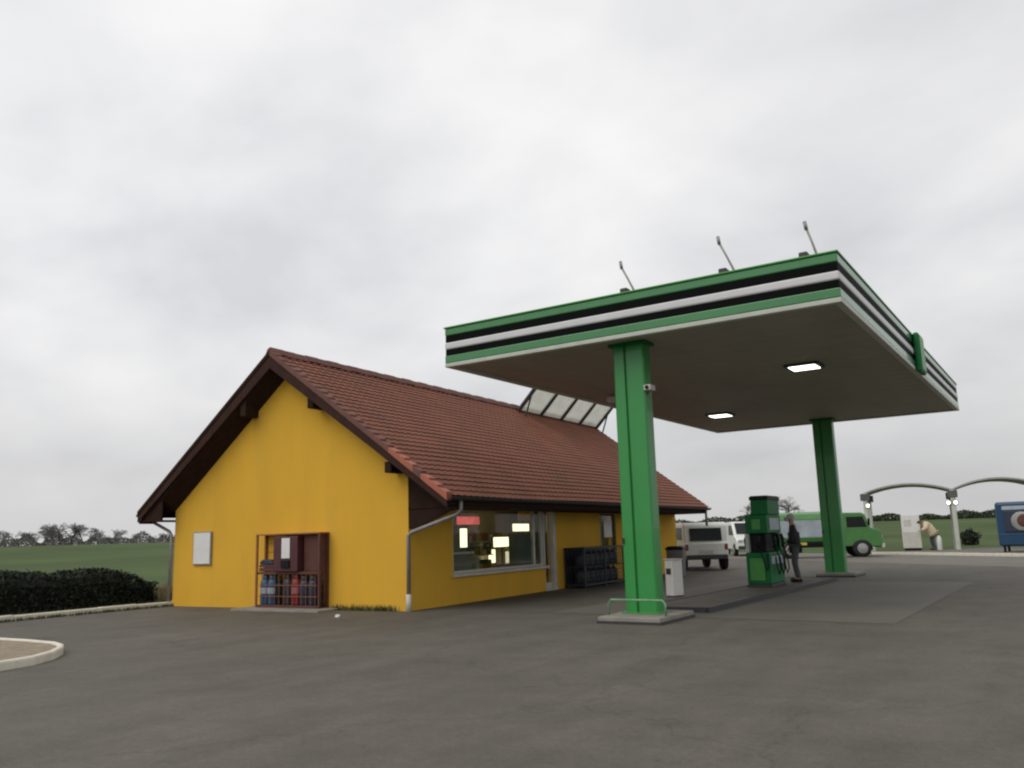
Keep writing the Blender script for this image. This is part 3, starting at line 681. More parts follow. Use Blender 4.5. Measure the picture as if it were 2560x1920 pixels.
# leaning aerial rods on the canopy roof
for i, (x, y, lb) in enumerate(((-6.17,13.62,'leftmost of the three thin leaning rods on the canopy edge'),(-4.32,13.62,'middle one of the three thin leaning rods on the canopy edge'),(-2.98,13.62,'rightmost of the three thin leaning rods, nearest the canopy corner'))):
    t = thing('roof_rod', lb, 'lamp arm', (x,y,cz1-.12), 0, 'leaning rods along the front edge of the canopy roof')
    h = (.56,.62,.55)[i]; k = (.24,.24,.13)[i]
    MB().tube([(.03,0,0),(.03,0,.12),(-k*.55+.03,-.02,.12+h*.55),(-k+.02,-.03,.12+h)], [.022,.022,.018,.02], 7).build('rod', M['zinc'], t, smooth=True)
    MB().tube([(-k+.02,-.03,.12+h-.02),(-k+.0,-.03,.12+h+.12)], .03, 8).build('tip', M['zinc'], t, smooth=True)
    MB().box(-.26,-.12,-.09,.09,.14,.28).build('lamp_head', M['darkmetal'], t, bevel=.02)
    MB().tube([(.03,0,.03),(-.19,0,.16)], .018, 6).build('arm', M['zinc'], t)
    MB().box(-.05,.11,-.08,.08,0,.02).build('base', M['zinc'], t)

# columns with pads
def column(loc, label, cat='column'):
    t = thing('canopy_column', label, cat, loc, 0, 'green columns carrying the canopy')
    z0, z1 = .121, cz0+.044-.002
    a, b = .305, .165      # half width, half depth
    P = [(-a,-b+.03),(-a+.03,-b),(-.085,-b),(-.07,-b+.05),(-.045,-b+.05),(-.03,-b),(a-.03,-b),(a,-b+.03),(a,b-.03),(a-.03,b),(-a+.03,b),(-a,b-.03)]
    MB().prism(P, z0, z1, 'z').build('shaft', M['greencol'], t, bevel=.006)
    MB().box(-a-.05,a+.05,-b-.05,b+.05,z0-.001,z0+.022).build('foot_plate', M['greenlite'], t, bevel=.006)
    MB().box(-a-.06,a+.06,-b-.06,b+.06,z1-.06,z1).build('head_plate', M['greendark'], t, bevel=.006)
    MB().tube([(-.9*a,-b-.02,z0+1.2),(-.9*a,-b-.02,z0+1.3)], .02,6).build('bolt_head', M['darkmetal'], t)
    return t
C1 = column((-6.53,14.10,0), 'near green column standing on the front concrete pad')
C2 = dup(C1, (-6.50,28.30,0), label='far green column under the back of the canopy')
def pad(x0,x1,y0,y1,label):
    t = thing('concrete_pad', label, 'pad')
    MB().box(x0,x1,y0,y1,-.08,.12).build('slab', M['concrete'], t, bevel=.02)
    MB().box(x0-.012,x1+.012,y0-.012,y1+.012,-.08,.05).build('shadow_edge', M['darkmetal'], t)  # dark band painted where the pad's foot lies in shadow
pad(-7.05,-5.90,13.28,14.78,'concrete pad under the near green column')
pad(-6.95,-5.80,27.55,29.0,'concrete pad under the far green column')
# low hoop guard round the near column
t = thing('hoop_guard', 'low pale hoop guard rail across the foot of the near column', 'guard rail', (0,0,.12))
MB().tube([(-7.0,13.62,.0),(-7.0,13.62,.20),(-6.95,13.62,.255),(-5.99,13.62,.255),(-5.94,13.62,.20),(-5.94,13.62,0)], .019, 8).build('rail', M['guard'], t, smooth=True)
# small camera box on the column
t = thing('security_camera', 'small pale camera box high on the right of the near column', 'camera', (-6.225,14.05,4.02))
MB().box(0,.14,-.18,.04,0,.10).build('body', M['offwhite'], t, bevel=.012)
MB().lathe([(.035,-.2),(.035,-.181)],12,'y',(.07,0,.05)).build('lens', M['black'], t)
MB().box(-.0,.06,.0,.04,-.06,-.002).build('bracket', M['zinc'], t)
# pump island
t = thing('pump_island', 'long low concrete island carrying the green fuel pump', 'island')
MB().box(-7.25,-5.95,15.55,25.6,-.08,.10).build('slab', M['asphalt'], t, bevel=.02)
MB().box(-5.948,-5.90,15.53,25.62,-.08,.11).box(-7.30,-7.252,15.53,25.62,-.08,.11).box(-7.25,-5.95,15.50,15.548,-.08,.11).box(-7.25,-5.95,25.602,25.65,-.08,.11).build('shadow_edge', M['darkmetal'], t)  # kerb shadow line painted as dark edging

# ------------------------------------------------------------------ fuel pump
pm = thing('fuel_pump', 'green fuel pump with dark nozzle bays on the island', 'fuel pump', (-6.73,21.85,.10))
MB().box(-.31,.31,-.62,.62,.0,.07).build('base_frame', M['darkmetal'], pm, bevel=.01)
MB().box(-.30,.30,-.60,.60,.07,.84).build('lower_cabinet', M['greendark'], pm, bevel=.03)
MB().box(-.21,.16,-.622,-.602,.16,.70).build('front_panel', M['greenlite'], pm, bevel=.02)
MB().box(.302,.318,-.5,.5,.55,.74).build('side_panel', M['paleblue'], pm, bevel=.01)
MB().box(-.20,.20,-.48,.48,.842,1.30).build('nozzle_bay', M['black'], pm, bevel=.02)
MB().box(-.29,-.20,-.60,.60,.842,1.30).build('bay_post', M['trim'], pm, bevel=.012)
MB().box(.20,.29,.30,.60,.842,1.30).build('bay_post', M['greendark'], pm, bevel=.012)
MB().box(-.27,.29,-.58,.58,1.302,1.76).build('display_head', M['greendark'], pm, bevel=.03)
MB().box(.292,.305,-.40,.40,1.38,1.68).build('display_screen', M['paleblue'], pm, bevel=.006)
MB().box(-.10,.12,-.594,-.582,1.40,1.66).build('display_screen', M['greenlite'], pm, bevel=.006)
MB().box(-.12,.31,-.50,.50,1.762,2.24).build('topper', M['greendark'], pm, bevel=.02)
MB().box(-.14,.33,-.52,.52,2.13,2.22).build('topper_band', M['black'], pm, bevel=.01)
for i, y in enumerate((-.34,.02,.38)):
    nz_ = MB().tube([(.33,y,1.28),(.37,y,1.16),(.36,y,1.02),(.33,y,.95)], [.035,.045,.03,.018], 8).build('nozzle', M['black'], pm, smooth=True)
    MB().tube([(.36,y,1.02),(.44,y+.02,.75),(.46,y+.06,.42),(.40,y+.09,.30),(.36,y+.12,.45),(.33,y+.14,.72)], .017, 8).build('hose', M['black'], pm, smooth=True)
for y in (-.34,.1):
    MB().tube([(-.33,y,1.26),(-.37,y,1.14),(-.36,y,1.0),(-.33,y,.93)], [.035,.045,.03,.018], 8).build('nozzle', M['black'], pm, smooth=True)
MB().tube([(.08,-.64,1.28),(.06,-.68,1.15),(.06,-.66,1.0),(.05,-.62,.92)], [.04,.055,.04,.02], 8).build('nozzle', M['black'], pm, smooth=True)
MB().tube([(.06,-.66,1.0),(.16,-.70,.7),(.24,-.69,.4),(.28,-.66,.5),(.26,-.62,.8)], .017, 8).build('hose', M['black'], pm, smooth=True)

# ------------------------------------------------------------------ people
def skin_mesh(name, nodes, edges, root, m, parent, level=2):
    """nodes: {key:(x,y,z,r)}; one continuous skinned surface, applied to a plain mesh"""
    keys = list(nodes); idx = {k:i for i,k in enumerate(keys)}
    me = bpy.data.meshes.new(name); me.from_pydata([nodes[k][:3] for k in keys], [(idx[a],idx[b]) for a,b in edges], [])
    o = bpy.data.objects.new(name, me); COL.objects.link(o)
    sk = o.modifiers.new('skin','SKIN'); sk.use_smooth_shade = True
    for i,k in enumerate(keys):
        r = nodes[k][3]; r = r if isinstance(r,tuple) else (r,r)
        me.skin_vertices[0].data[i].radius = r; me.skin_vertices[0].data[i].use_root = (k == root)
    sd_ = o.modifiers.new('sub','SUBSURF'); sd_.levels = level; sd_.render_levels = level
    dg = bpy.context.evaluated_depsgraph_get()
    ne = bpy.data.meshes.new_from_object(o.evaluated_get(dg)); ne.name = name
    bpy.data.objects.remove(o); 
    for p in ne.polygons: p.use_smooth = True
    return link(name, ne, m, parent)
def hand(nodes, edges, wrist, pos, d, side, tag_):
    """palm, four bent fingers of different length and a thumb leaving the palm's side"""
    d = Vector(d).normalized(); sdv = Vector(side).normalized(); nr = d.cross(sdv).normalized()
    p = Vector(pos); pk = tag_+'palm'; nodes[pk] = (*(p+d*.05), .032); edges.append((wrist, pk))
    for i, (off, ln) in enumerate(((-.03,.075),(-.01,.085),(.011,.08),(.031,.06))):
        a = p+d*.085+sdv*off; b = a+d*ln*.5+nr*.012; c = b+d*ln*.42+nr*.03
        for j, q in enumerate((a,b,c)): nodes[f'{tag_}f{i}{j}'] = (*q, (.010,.009,.008)[j])
        edges += [(pk,f'{tag_}f{i}0'),(f'{tag_}f{i}0',f'{tag_}f{i}1'),(f'{tag_}f{i}1',f'{tag_}f{i}2')]
    a = p+d*.04-sdv*.045; b = a+d*.035-sdv*.02+nr*.02
    nodes[tag_+'t0'] = (*a,.012); nodes[tag_+'t1'] = (*b,.010); edges += [(pk,tag_+'t0'),(tag_+'t0',tag_+'t1')]
def person(root, J, jacket, trousers, hairmat, cap=False, shoe='black', bulk=1.0):
    """J: joints in local space"""
    V = {k: Vector(v) for k, v in J.items()}
    nodes = {'pelvis':(*V['pelvis'],(.14,.11)),'waist':(*V['waist'],(.13,.10)),'chest':(*V['chest'],(.165,.115)),'neck':(*V['neck'],.066),
             'head0':(*V['head'].lerp(V['neck'],.55),.072),'head':(*V['head'],(.078,.092)),'crown':(*(V['head']+(V['head']-V['neck']).normalized()*.085),.062)}
    edges = [('pelvis','waist'),('waist','chest'),('chest','neck'),('neck','head0'),('head0','head'),('head','crown')]
    fd = V['face'].normalized(); upv = (V['head']-V['neck']).normalized(); sdv = fd.cross(upv).normalized()
    for s in ('l','r'):
        nodes[s+'sh'] = (*V[s+'sh'],.062); nodes[s+'el'] = (*V[s+'el'],.045); nodes[s+'wr'] = (*V[s+'wr'],.03)
        edges += [('chest',s+'sh'),(s+'sh',s+'el'),(s+'el',s+'wr')]
        hand(nodes, edges, s+'wr', V[s+'wr'], V[s+'wr']-V[s+'el'], upv.cross(V[s+'wr']-V[s+'el']) if abs((V[s+'wr']-V[s+'el']).normalized().dot(upv))<.95 else sdv, s+'h')
        nodes[s+'hip'] = (*V[s+'hip'],.092); nodes[s+'kn'] = (*V[s+'kn'],.06); nodes[s+'an'] = (*V[s+'an'],.042); nodes[s+'to'] = (*V[s+'to'],(.045,.032))
        edges += [('pelvis',s+'hip'),(s+'hip',s+'kn'),(s+'kn',s+'an'),(s+'an',s+'to')]
    body = skin_mesh('body', nodes, edges, 'pelvis', M['skin'], root)
    # face: nose, brow, eyes, mouth, ears
    h = V['head']
    MB().tube([h+fd*.088+upv*.015, h+fd*.118-upv*.025, h+fd*.092-upv*.032], [.008,.013,.009], 8).build('nose', M['skin'], root, smooth=True)
    for k in (-1,1):
        MB().lathe([(.0,-.012),(.010,-.006),(.012,0),(.010,.006),(0,.012)],10,'z',tuple(h+fd*.086+upv*.018+sdv*.033*k)).build('eye', M['black'], root, smooth=True)
        MB().lathe([(.0,-.03),(.014,-.02),(.018,0),(.014,.02),(0,.03)],10,'z',tuple(h+sdv*.082*k-fd*.005)).build('ear', M['skin'], root, smooth=True)
    MB().tube([h+fd*.088-upv*.055+sdv*.025, h+fd*.096-upv*.057, h+fd*.088-upv*.055-sdv*.025], .006, 6).build('mouth', M['red'], root)
    # hair / cap
    c = h+upv*.03-fd*.012
    ring_ = []
    mb = MB(); nn = 16
    prof = [(.098,-.035),(.106,0),(.102,.04),(.078,.078),(.04,.098),(0,.103)]
    vs = []
    for r, z in prof:
        for q in range(nn):
            t = 2*math.pi*q/nn; f = math.cos(t); low = z-(.05 if (f<.2 and z<0) else 0)
            vs.append(c+fd*(r*f*1.03)+sdv*(r*.88*math.sin(t))+upv*low)
    fs = [(i*nn+q,i*nn+(q+1)%nn,(i+1)*nn+(q+1)%nn,(i+1)*nn+q) for i in range(len(prof)-1) for q in range(nn)]
    mb.add(vs, fs)
    if cap: mb.tube([c+fd*.09-upv*.02, c+fd*.17-upv*.035], [.07,.05], 10)
    mb.build('cap' if cap else 'hair', M[hairmat], root, smooth=True)
    # jacket over torso and arms, trousers over legs, shoes
    jn = {'hem':(*(V['pelvis']-(V['waist']-V['pelvis'])*.75),(.20*bulk,.17*bulk)),'pelvis':(*V['pelvis'],(.205*bulk,.17*bulk)),'waist':(*V['waist'],(.20*bulk,.165*bulk)),'chest':(*V['chest'],(.225*bulk,.175*bulk)),'collar':(*V['neck'].lerp(V['chest'],.35),.085)}
    je = [('hem','pelvis'),('pelvis','waist'),('waist','chest'),('chest','collar')]
    for s in ('l','r'):
        jn[s+'sh'] = (*V[s+'sh'],.10*bulk); jn[s+'el'] = (*V[s+'el'],.08*bulk); jn[s+'wr'] = (*V[s+'wr'].lerp(V[s+'el'],.06),.052)
        je += [('chest',s+'sh'),(s+'sh',s+'el'),(s+'el',s+'wr')]
    skin_mesh('jacket', jn, je, 'waist', M[jacket], root)
    tn = {'pelvis':(*V['pelvis'],(.165,.13))}; te = []
    for s in ('l','r'):
        tn[s+'hip'] = (*V[s+'hip'],.11); tn[s+'kn'] = (*V[s+'kn'],.08); tn[s+'an'] = (*V[s+'an'].lerp(V[s+'kn'],-.04),.068); te += [('pelvis',s+'hip'),(s+'hip',s+'kn'),(s+'kn',s+'an')]
    skin_mesh('trousers', tn, te, 'pelvis', M[trousers], root)
    for s in ('l','r'):
        a, b = V[s+'an'], V[s+'to']; d = (b-a); d.z = 0; d.normalize()
        MB().tube([Vector((a.x,a.y,.045))-d*.07, Vector((a.x,a.y,.05))+d*.02, Vector((b.x,b.y,.042)), Vector((b.x,b.y,.035))+d*.06], [.04,.05,.048,.025], 10).build('shoe', M[shoe], root, smooth=True)
# person at the pump: dark jacket, grey trousers, light cap, turned to the pump
p1 = thing('person', 'person in dark jacket, grey trousers and light cap beside the pump', 'person', (-6.42,23.55,.105), R(198))
person(p1, dict(pelvis=(0,0,.93),waist=(.01,0,1.12),chest=(.02,0,1.36),neck=(.04,0,1.53),head=(.065,0,1.665),face=(1,.25,-.15),
    lsh=(.02,.20,1.43),lel=(.06,.29,1.15),lwr=(.22,.22,1.0),rsh=(.02,-.20,1.43),rel=(.02,-.29,1.14),rwr=(.14,-.27,.90),
    lhip=(0,.10,.88),lkn=(.05,.17,.50),lan=(-.02,.24,.09),lto=(.13,.27,.035),rhip=(0,-.10,.88),rkn=(.05,-.17,.50),ran=(-.02,-.23,.09),rto=(.13,-.26,.035)), 'jacketdark','trousers','greyhair',cap=True)
# person in a cream jacket stooping to the white machine at the wash bays
p2 = thing('person', 'person in cream jacket stooping towards the white wash cabinet', 'person', (-6.85,52.62,.12), R(207))
person(p2, dict(pelvis=(-.05,0,.92),waist=(.06,0,1.10),chest=(.26,0,1.36),neck=(.42,0,1.50),head=(.56,.0,1.53),face=(.75,0,-.6),
    lsh=(.26,.21,1.42),lel=(.40,.30,1.16),lwr=(.62,.22,1.08),rsh=(.24,-.21,1.42),rel=(-.08,-.34,1.30),rwr=(.16,-.30,1.10),
    lhip=(-.05,.10,.87),lkn=(.02,.12,.48),lan=(-.06,.14,.09),lto=(.09,.16,.035),rhip=(-.05,-.10,.87),rkn=(.0,-.12,.48),ran=(-.10,-.13,.09),rto=(.05,-.15,.035)), 'cream','jeans','hair',bulk=1.7)

# ------------------------------------------------------------------ vehicles (local: x forward, y left, z up, origin rear axle centre ground)
def wheel(parent, x, y, r, wd=.22):
    s = 1 if y > 0 else -1
    o = MB().lathe([(r*.62,-wd/2),(r*.93,-wd/2),(r,-wd*.32),(r,wd*.32),(r*.93,wd/2),(r*.62,wd/2)],24,'y',(x,y,r)).build('wheel', M['tyre'], parent, smooth=True)
    MB().lathe([(0,s*wd*.50),(r*.22,s*wd*.58),(r*.27,s*wd*.52),(r*.52,s*wd*.54),(r*.60,s*wd*.505)],20,'y',(x,y,r)).build('rim', M['rim'], o, smooth=True)
def arch(parent, x, y, r):
    s = 1 if y > 0 else -1
    pr = [(x+r*math.cos(t), .36+r*math.sin(t)) for t in [math.pi*i/12 for i in range(13)]]
    MB().prism(pr, y, y+s*.012, 'y').build('wheel_arch', M['black'], parent)
v1 = thing('four_by_four', 'boxy white four by four parked behind the shop corner, rear towards us', 'car', (-12.85+.5*1.72*math.cos(R(35)),31.62+.5*1.72*math.sin(R(35)),0), R(125))
hw = .86
body = MB().prism([(0,.52),(-.02,1.02),(.03,1.10),(.08,1.72),(.20,1.84),(2.75,1.84),(2.9,1.78),(3.22,1.16),(4.05,1.08),(4.12,.95),(4.12,.50),(3.9,.42),(.15,.42)], -hw, hw, 'y').build('body', M['vanwhite'], v1, bevel=.045)
MB().prism([(.001,1.13),(.052,1.62)] + [(.04,1.62),(-.012,1.13)], -.62,.62,'y').build('rear_window', M['vehglass'], v1)
for s in (-1,1):
    for a, b in ((.32,1.15),(1.25,2.0),(2.1,2.85)):
        MB().prism([(a,1.18),(b,1.18),(b-.06 if b>2.8 else b,1.66),(a,1.66)], s*hw+ (-.012 if s<0 else .0), s*hw+(.012 if s>0 else .0), 'y').build('side_window', M['vehglass'], v1)
    MB().box(-.035,-.0,s*.77-.06,s*.77+.06,.78,1.0).build('tail_light', M['red'], v1, bevel=.01)
    for x in (.62,3.3): arch(v1, x, s*(hw+.001), .43); wheel(v1, x, s*(hw-.06), .36)
    MB().prism([(2.75,1.15),(2.85,1.15),(2.85,1.32),(2.75,1.32)], s*(hw+.02), s*(hw+.17), 'y').build('mirror', M['black'], v1, bevel=.02)
MB().box(-.12,0.1,-.80,.80,.42,.60).build('rear_bumper', M['darkmetal'], v1, bevel=.03)
MB().box(-.03,-.015,-.26,.26,.66,.78).build('number_plate', M['offwhite'], v1)
MB().box(3.9,4.22,-.82,.82,.42,.62).build('front_bumper', M['darkmetal'], v1, bevel=.03)
MB().prism([(2.93,1.74),(3.20,1.2),(3.215,1.21),(2.945,1.755)], -.74,.74,'y').build('windscreen', M['vehglass'], v1)
# farther white van, half hidden by the pump
v2 = thing('white_van', 'white van farther back, half hidden by the green pump', 'van', (-16.9,51.3,0), R(-62))
MB().prism([(-2.6,.45),(-2.62,1.8),(-2.5,1.98),(.6,2.0),(.85,1.94),(1.55,1.22),(2.25,1.0),(2.35,.85),(2.35,.40),(-2.4,.38)], -.92,.92,'y').build('body', M['vanwhite'], v2, bevel=.06)
MB().prism([(.86,1.90),(1.5,1.26),(1.53,1.28),(.89,1.92)], -.76,.76,'y').build('windscreen', M['vehglass'], v2)
for s in (-1,1):
    MB().prism([(-.35,1.22),(1.3,1.22),(.78,1.78),(-.35,1.80)], s*.922-.008, s*.922+.008, 'y').build('side_window', M['vehglass'], v2)
    MB().box(2.28,2.36,s*.70-.14,s*.70+.14,.78,.94).build('headlight', M['paleblue'], v2, bevel=.02)
    for x in (-1.6,1.45): arch(v2, x, s*.922, .40); wheel(v2, x, s*.87, .34)
MB().box(2.30,2.42,-.85,.85,.40,.60).build('front_bumper', M['darkmetal'], v2, bevel=.03)
MB().box(2.335,2.36,-.5,.5,.68,.82).build('grille', M['black'], v2, bevel=.01)
# green tank lorry behind the far column
ld = Vector((-9.0+13.6, 46.9-44.9, 0)); la = math.atan2(ld.y, ld.x)
v3 = thing('green_lorry', 'small green tank lorry behind the far column', 'lorry', (-13.3,44.75,0), la)
MB().box(.0,4.3,-.42,.42,.52,.68).build('chassis', M['darkmetal'], v3, bevel=.02)
tk = MB().prism([(-.95,.80),(.95,.80),(1.02,1.0),(1.02,1.95),(.85,2.2),(.4,2.32),(-.4,2.32),(-.85,2.2),(-1.02,1.95),(-1.02,1.0)], -.1,2.95,'x').build('tank', M['truckgreen'], v3, bevel=.04)
for s in (-1,1):
    MB().box(.0,2.85,s*1.022-.006,s*1.022+.006,1.05,1.90).build('side_panel', M['paleblue'], v3)
    MB().box(.6,1.5,s*.98-.07,s*.98+.07,.66,.79).build('side_locker', M['ochre'], v3)
MB().box(-.12,2.97,-.98,.98,.68,.80).build('tank_bed', M['black'], v3)
MB().box(2.99,3.12,-.3,.3,.68,1.9).build('headboard', M['black'], v3)
MB().box(2.98,3.22,-1.12,-.86,.75,1.30).build('side_canister', M['ochre'], v3, bevel=.03)
cb = MB().prism([(3.25,.55),(3.25,2.12),(3.38,2.22),(4.25,2.2),(4.42,2.1),(4.60,1.45),(5.0,1.32),(5.12,1.2),(5.15,.60),(5.0,.5)], -.95,.95,'y').build('cab', M['truckgreen'], v3, bevel=.05)
MB().prism([(4.40,2.04),(4.565,1.46),(4.585,1.465),(4.42,2.05)], -.82,.82,'y').build('windscreen', M['skypaint'], cb)
for s in (-1,1):
    MB().prism([(3.5,1.48),(4.45,1.48),(4.3,2.0),(3.5,2.0)], s*.952-.008,s*.952+.008,'y').build('side_window', M['vehglass'], cb)
    MB().box(5.06,5.17,s*.66-.15,s*.66+.15,.86,1.08).build('headlight', M['white'], cb, bevel=.02)
    MB().box(4.5,4.58,s*1.06-.09,s*1.06+.09,1.55,1.9).build('mirror', M['black'], cb, bevel=.02)
    arch(v3, 4.15, s*.952, .50)
    for x in (.7,4.15): wheel(v3, x, s*.89, .43, .26)
MB().box(5.08,5.24,-.93,.93,.45,.66).build('front_bumper', M['trim'], v3, bevel=.03)
MB().tube([(3.2,.5,.8),(3.2,.5,2.55)], .05, 8).build('exhaust_stack', M['darkmetal'], v3)

# ------------------------------------------------------------------ wash bays: two arched roofs on posts
P1, P2 = Vector((-10.05,52.25,0)), Vector((-5.65,53.2,0)); P3 = Vector((-1.25,53.75,0))
wb = thing('wash_shelter', 'car wash shelter of two thin arched roofs on slim posts', 'shelter', (0,0,0))
back = Vector((-.135,.99,0)).normalized()*3.6
for a, b, rise in ((P1,P2,.42),(P2,P3,.52)):
    vs = []; n = 18
    for k, off in enumerate((Vector((0,0,0)), back)):
        for th in (0,.09):
            for i in range(n+1):
                t = -.035+1.07*i/n; p = a.lerp(b,t)+off; vs.append((p.x,p.y,3.34+rise*(1-(2*t-1)**2)+th))
    m_ = n+1; fs = []
    for i in range(n):
        fs += [(i,i+1,m_+i+1,m_+i),(2*m_+i,3*m_+i,3*m_+i+1,2*m_+i+1),(m_+i,m_+i+1,3*m_+i+1,3*m_+i),(i,2*m_+i,2*m_+i+1,i+1)]
    fs += [(0,m_,3*m_,2*m_),(n,2*m_+n,3*m_+n,m_+n)]
    MB().add(vs, fs).build('arched_roof', M['arch'], wb, smooth=False)
for p in (P1,P2,P3):
    for off in (Vector((0,0,0)), back):
        q = p+off; MB().box(q.x-.11,q.x+.11,q.y-.11,q.y+.11,.0,3.36).build('post', M['trim'], wb, bevel=.015)
        MB().box(q.x-.24,q.x+.24,q.y-.16,q.y+.16,2.95,3.34).build('post_head', M['bark'], wb, bevel=.02)
# thin partition rails between the bays, kept low
for (p, s, lb) in ((P1,1,'lit round lamp on the left post of the wash shelter'),(P2,-1,'lit round lamp on the left face of the middle wash post'),(P2,1,'lit round lamp on the right face of the middle wash post')):
    t = thing('bulkhead_lamp', lb, 'lamp', (p.x+s*(.22 if s<0 else .14),p.y-.18,2.62+.04))
    MB().lathe([(.14,0),(.14,.05),(.11,.05)],16,'y').build('housing', M['zinc'], t, smooth=True)
    MB().lathe([(0,-.08),(.055,-.07),(.085,-.03),(.095,0)],16,'y').build('globe', M['bulkglow'], t, smooth=True)
t = thing('wash_cabinet', 'tall white wash cabinet between the first two posts', 'cabinet', (-7.86,52.55,.10), R(12))
MB().box(-.46,.46,-.30,.30,.14,1.98).build('body', M['white'], t, bevel=.03)
MB().box(-.42,.42,-.26,.26,.0,.14).build('plinth', M['black'], t)
MB().box(-.36,.02,-.312,-.302,1.35,1.7).build('control_panel', M['offwhite'], t, bevel=.01)
MB().box(-.44,.44,-.309,-.302,.2,1.02).build('door', M['offwhite'], t, bevel=.008)
t = thing('white_canister', 'white upright canister beside the stooping person', 'canister', (-6.50,52.55,.10), 0)
MB().lathe([(.12,0),(.13,.02),(.13,.62),(.10,.72),(.05,.76),(.05,.82)],16).build('body', M['white'], t, smooth=True)
MB().lathe([(.055,.82),(.055,.87),(0,.875)],12).build('cap', M['black'], t, smooth=True)
# blue kiosk at the right edge
t = thing('blue_kiosk', 'blue kiosk cabin with a pale round window at the right edge', 'kiosk', (-3.28,47.2,.10), R(-4))
kw = 2.2
MB().box(0,kw,.0,1.6,.28,2.36).build('body', M['bluebox'], t, bevel=.12)
MB().box(.30,kw-.1,-.03,-.002,1.98,2.16).build('header_strip', M['paleblue'], t, bevel=.01)
o = MB().box(.34,kw-.12,-.05,-.002,.95,1.92).build('window_frame', M['navy'], t, bevel=.03)
MB().lathe([(0,-.075),(.40,-.07),(.46,-.052)],28,'y',(1.08,0,1.43)).build('round_pane', M['rim'], o, smooth=True)
MB().lathe([(0,-.095),(.26,-.09),(.31,-.076)],24,'y',(1.20,0,1.46)).build('centre_disc', M['rackdark'], o, smooth=True)
MB().box(.10,kw-.1,-.035,-.002,.34,.86).build('lower_panel', M['bluebox'], t, bevel=.015)
for x in (.22,kw-.22):
    for y in (.12,1.45): MB().box(x-.05,x+.05,y-.05,y+.05,-.02,.28).build('leg', M['black'], t)

# ------------------------------------------------------------------ vegetation
def leaves(mb, pts, smin, smax):
    for p in pts:
        s = random.uniform(smin, smax); a = Vector((random.gauss(0,1),random.gauss(0,1),random.gauss(0,1))).normalized()
        b = a.orthogonal().normalized(); b = (Matrix.Rotation(random.uniform(0,6.28),3,a)@b); c = a.cross(b)
        p = Vector(p); mb.add([p-b*s, p-c*s*.55, p+b*s, p+c*s*.55], [(0,1,2,3)])
hd = thing('clipped_hedge', 'long dark clipped hedge behind the whitewashed kerb', 'hedge', (0,0,0))
def hx(y): return -21.0-.62*sstep(6,14.5,y)-.0
HY0, HY1 = -2.0, 14.35
def hprof(y):      # width/height envelope, rounded at its far end
    e = max(0.02, HY1-y); k = min(1, math.sqrt(e/.8)) if e < .8 else 1
    return .74*(.75+.25*k), (1.02-.13*sstep(6,14,y))*k
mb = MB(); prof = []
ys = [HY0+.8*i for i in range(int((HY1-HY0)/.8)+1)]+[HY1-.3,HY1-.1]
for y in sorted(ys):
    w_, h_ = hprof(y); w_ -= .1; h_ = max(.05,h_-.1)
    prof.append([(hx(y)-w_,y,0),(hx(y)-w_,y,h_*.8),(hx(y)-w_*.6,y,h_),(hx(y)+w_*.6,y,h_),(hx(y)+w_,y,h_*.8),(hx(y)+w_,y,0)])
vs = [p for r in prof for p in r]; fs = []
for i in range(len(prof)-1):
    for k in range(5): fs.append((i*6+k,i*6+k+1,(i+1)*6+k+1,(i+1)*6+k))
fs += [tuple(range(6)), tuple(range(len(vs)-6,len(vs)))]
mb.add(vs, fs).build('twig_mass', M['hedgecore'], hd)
pts = []
for _ in range(24000):
    y = HY0+(HY1-HY0)*random.random()**.75; w_, h_ = hprof(y)
    lump = 1+.05*math.sin(y*3.1)+.04*math.sin(y*7.3+1)+random.gauss(0,.035)
    if random.random() < .45:
        x = random.uniform(-w_,w_); z = h_*lump*(1-.12*(abs(x)/w_)**4)
    else:
        x = (w_ if random.random()<.75 else -w_)*random.uniform(.9,1.04); z = random.uniform(.02,1)*h_*lump
    pts.append((hx(y)+x, y, max(.02,z)))
for _ in range(1500):
    y = HY1-.25*random.random(); w_, h_ = hprof(HY1-.35); pts.append((hx(y)+random.uniform(-w_,w_), y, random.uniform(.02,h_)))
mb = MB(); leaves(mb, pts, .025, .06); mb.build('foliage', M['hedge'], hd)
def blades(mb, n, fx, hmin, hmax, wd=.012):
    for _ in range(n):
        x, y, z = fx(); h = random.uniform(hmin,hmax); t = random.uniform(0,6.28); d = Vector((math.cos(t),math.sin(t),0)); l = d*random.uniform(0,.5)*h; n_ = Vector((-d.y,d.x,0))*wd
        p = Vector((x,y,z)); mb.add([p-n_,p+n_,p+l*.4+n_*.7+Vector((0,0,h*.6)),p+l+Vector((0,0,h)),p+l*.4-n_*.7+Vector((0,0,h*.6))], [(0,1,2,3,4)])
# weeds along the foot of the gable
mb = MB(); pr_ = []
def wf_():
    c = random.choice((-1.75,-1.5,-1.3,-1.05,-.8,-.62,-.42,-2.0)); p = W(c+random.gauss(0,.07), -.03-abs(random.gauss(0,.07)), .004); return p
blades(mb, 420, wf_, .04, .16, .008)
mb.build('weeds', M['grassblade'], kind='stuff')
# dry grass between hedge and shop
mb = MB(); blades(mb, 6000, lambda: (random.uniform(-23.5,-19.95), random.uniform(14.2,19), 0), .1, .5, .012)
mb.build('dry_grass', M['dryblade'], kind='stuff')
mb = MB(); blades(mb, 2600, lambda: (lambda y: (-19.30-.40*sstep(-6,14,y)+random.gauss(.03,.03), y, .004))(random.uniform(4,14.2)), .02, .09, .008)
blades(mb, 5000, lambda: (lambda y: (-19.52-.40*sstep(-6,14,y)-abs(random.gauss(0,.35)), y, .0))(random.uniform(2,14.2)), .04, .16, .010)
mb.build('kerb_grass', M['grassblade'], kind='stuff')
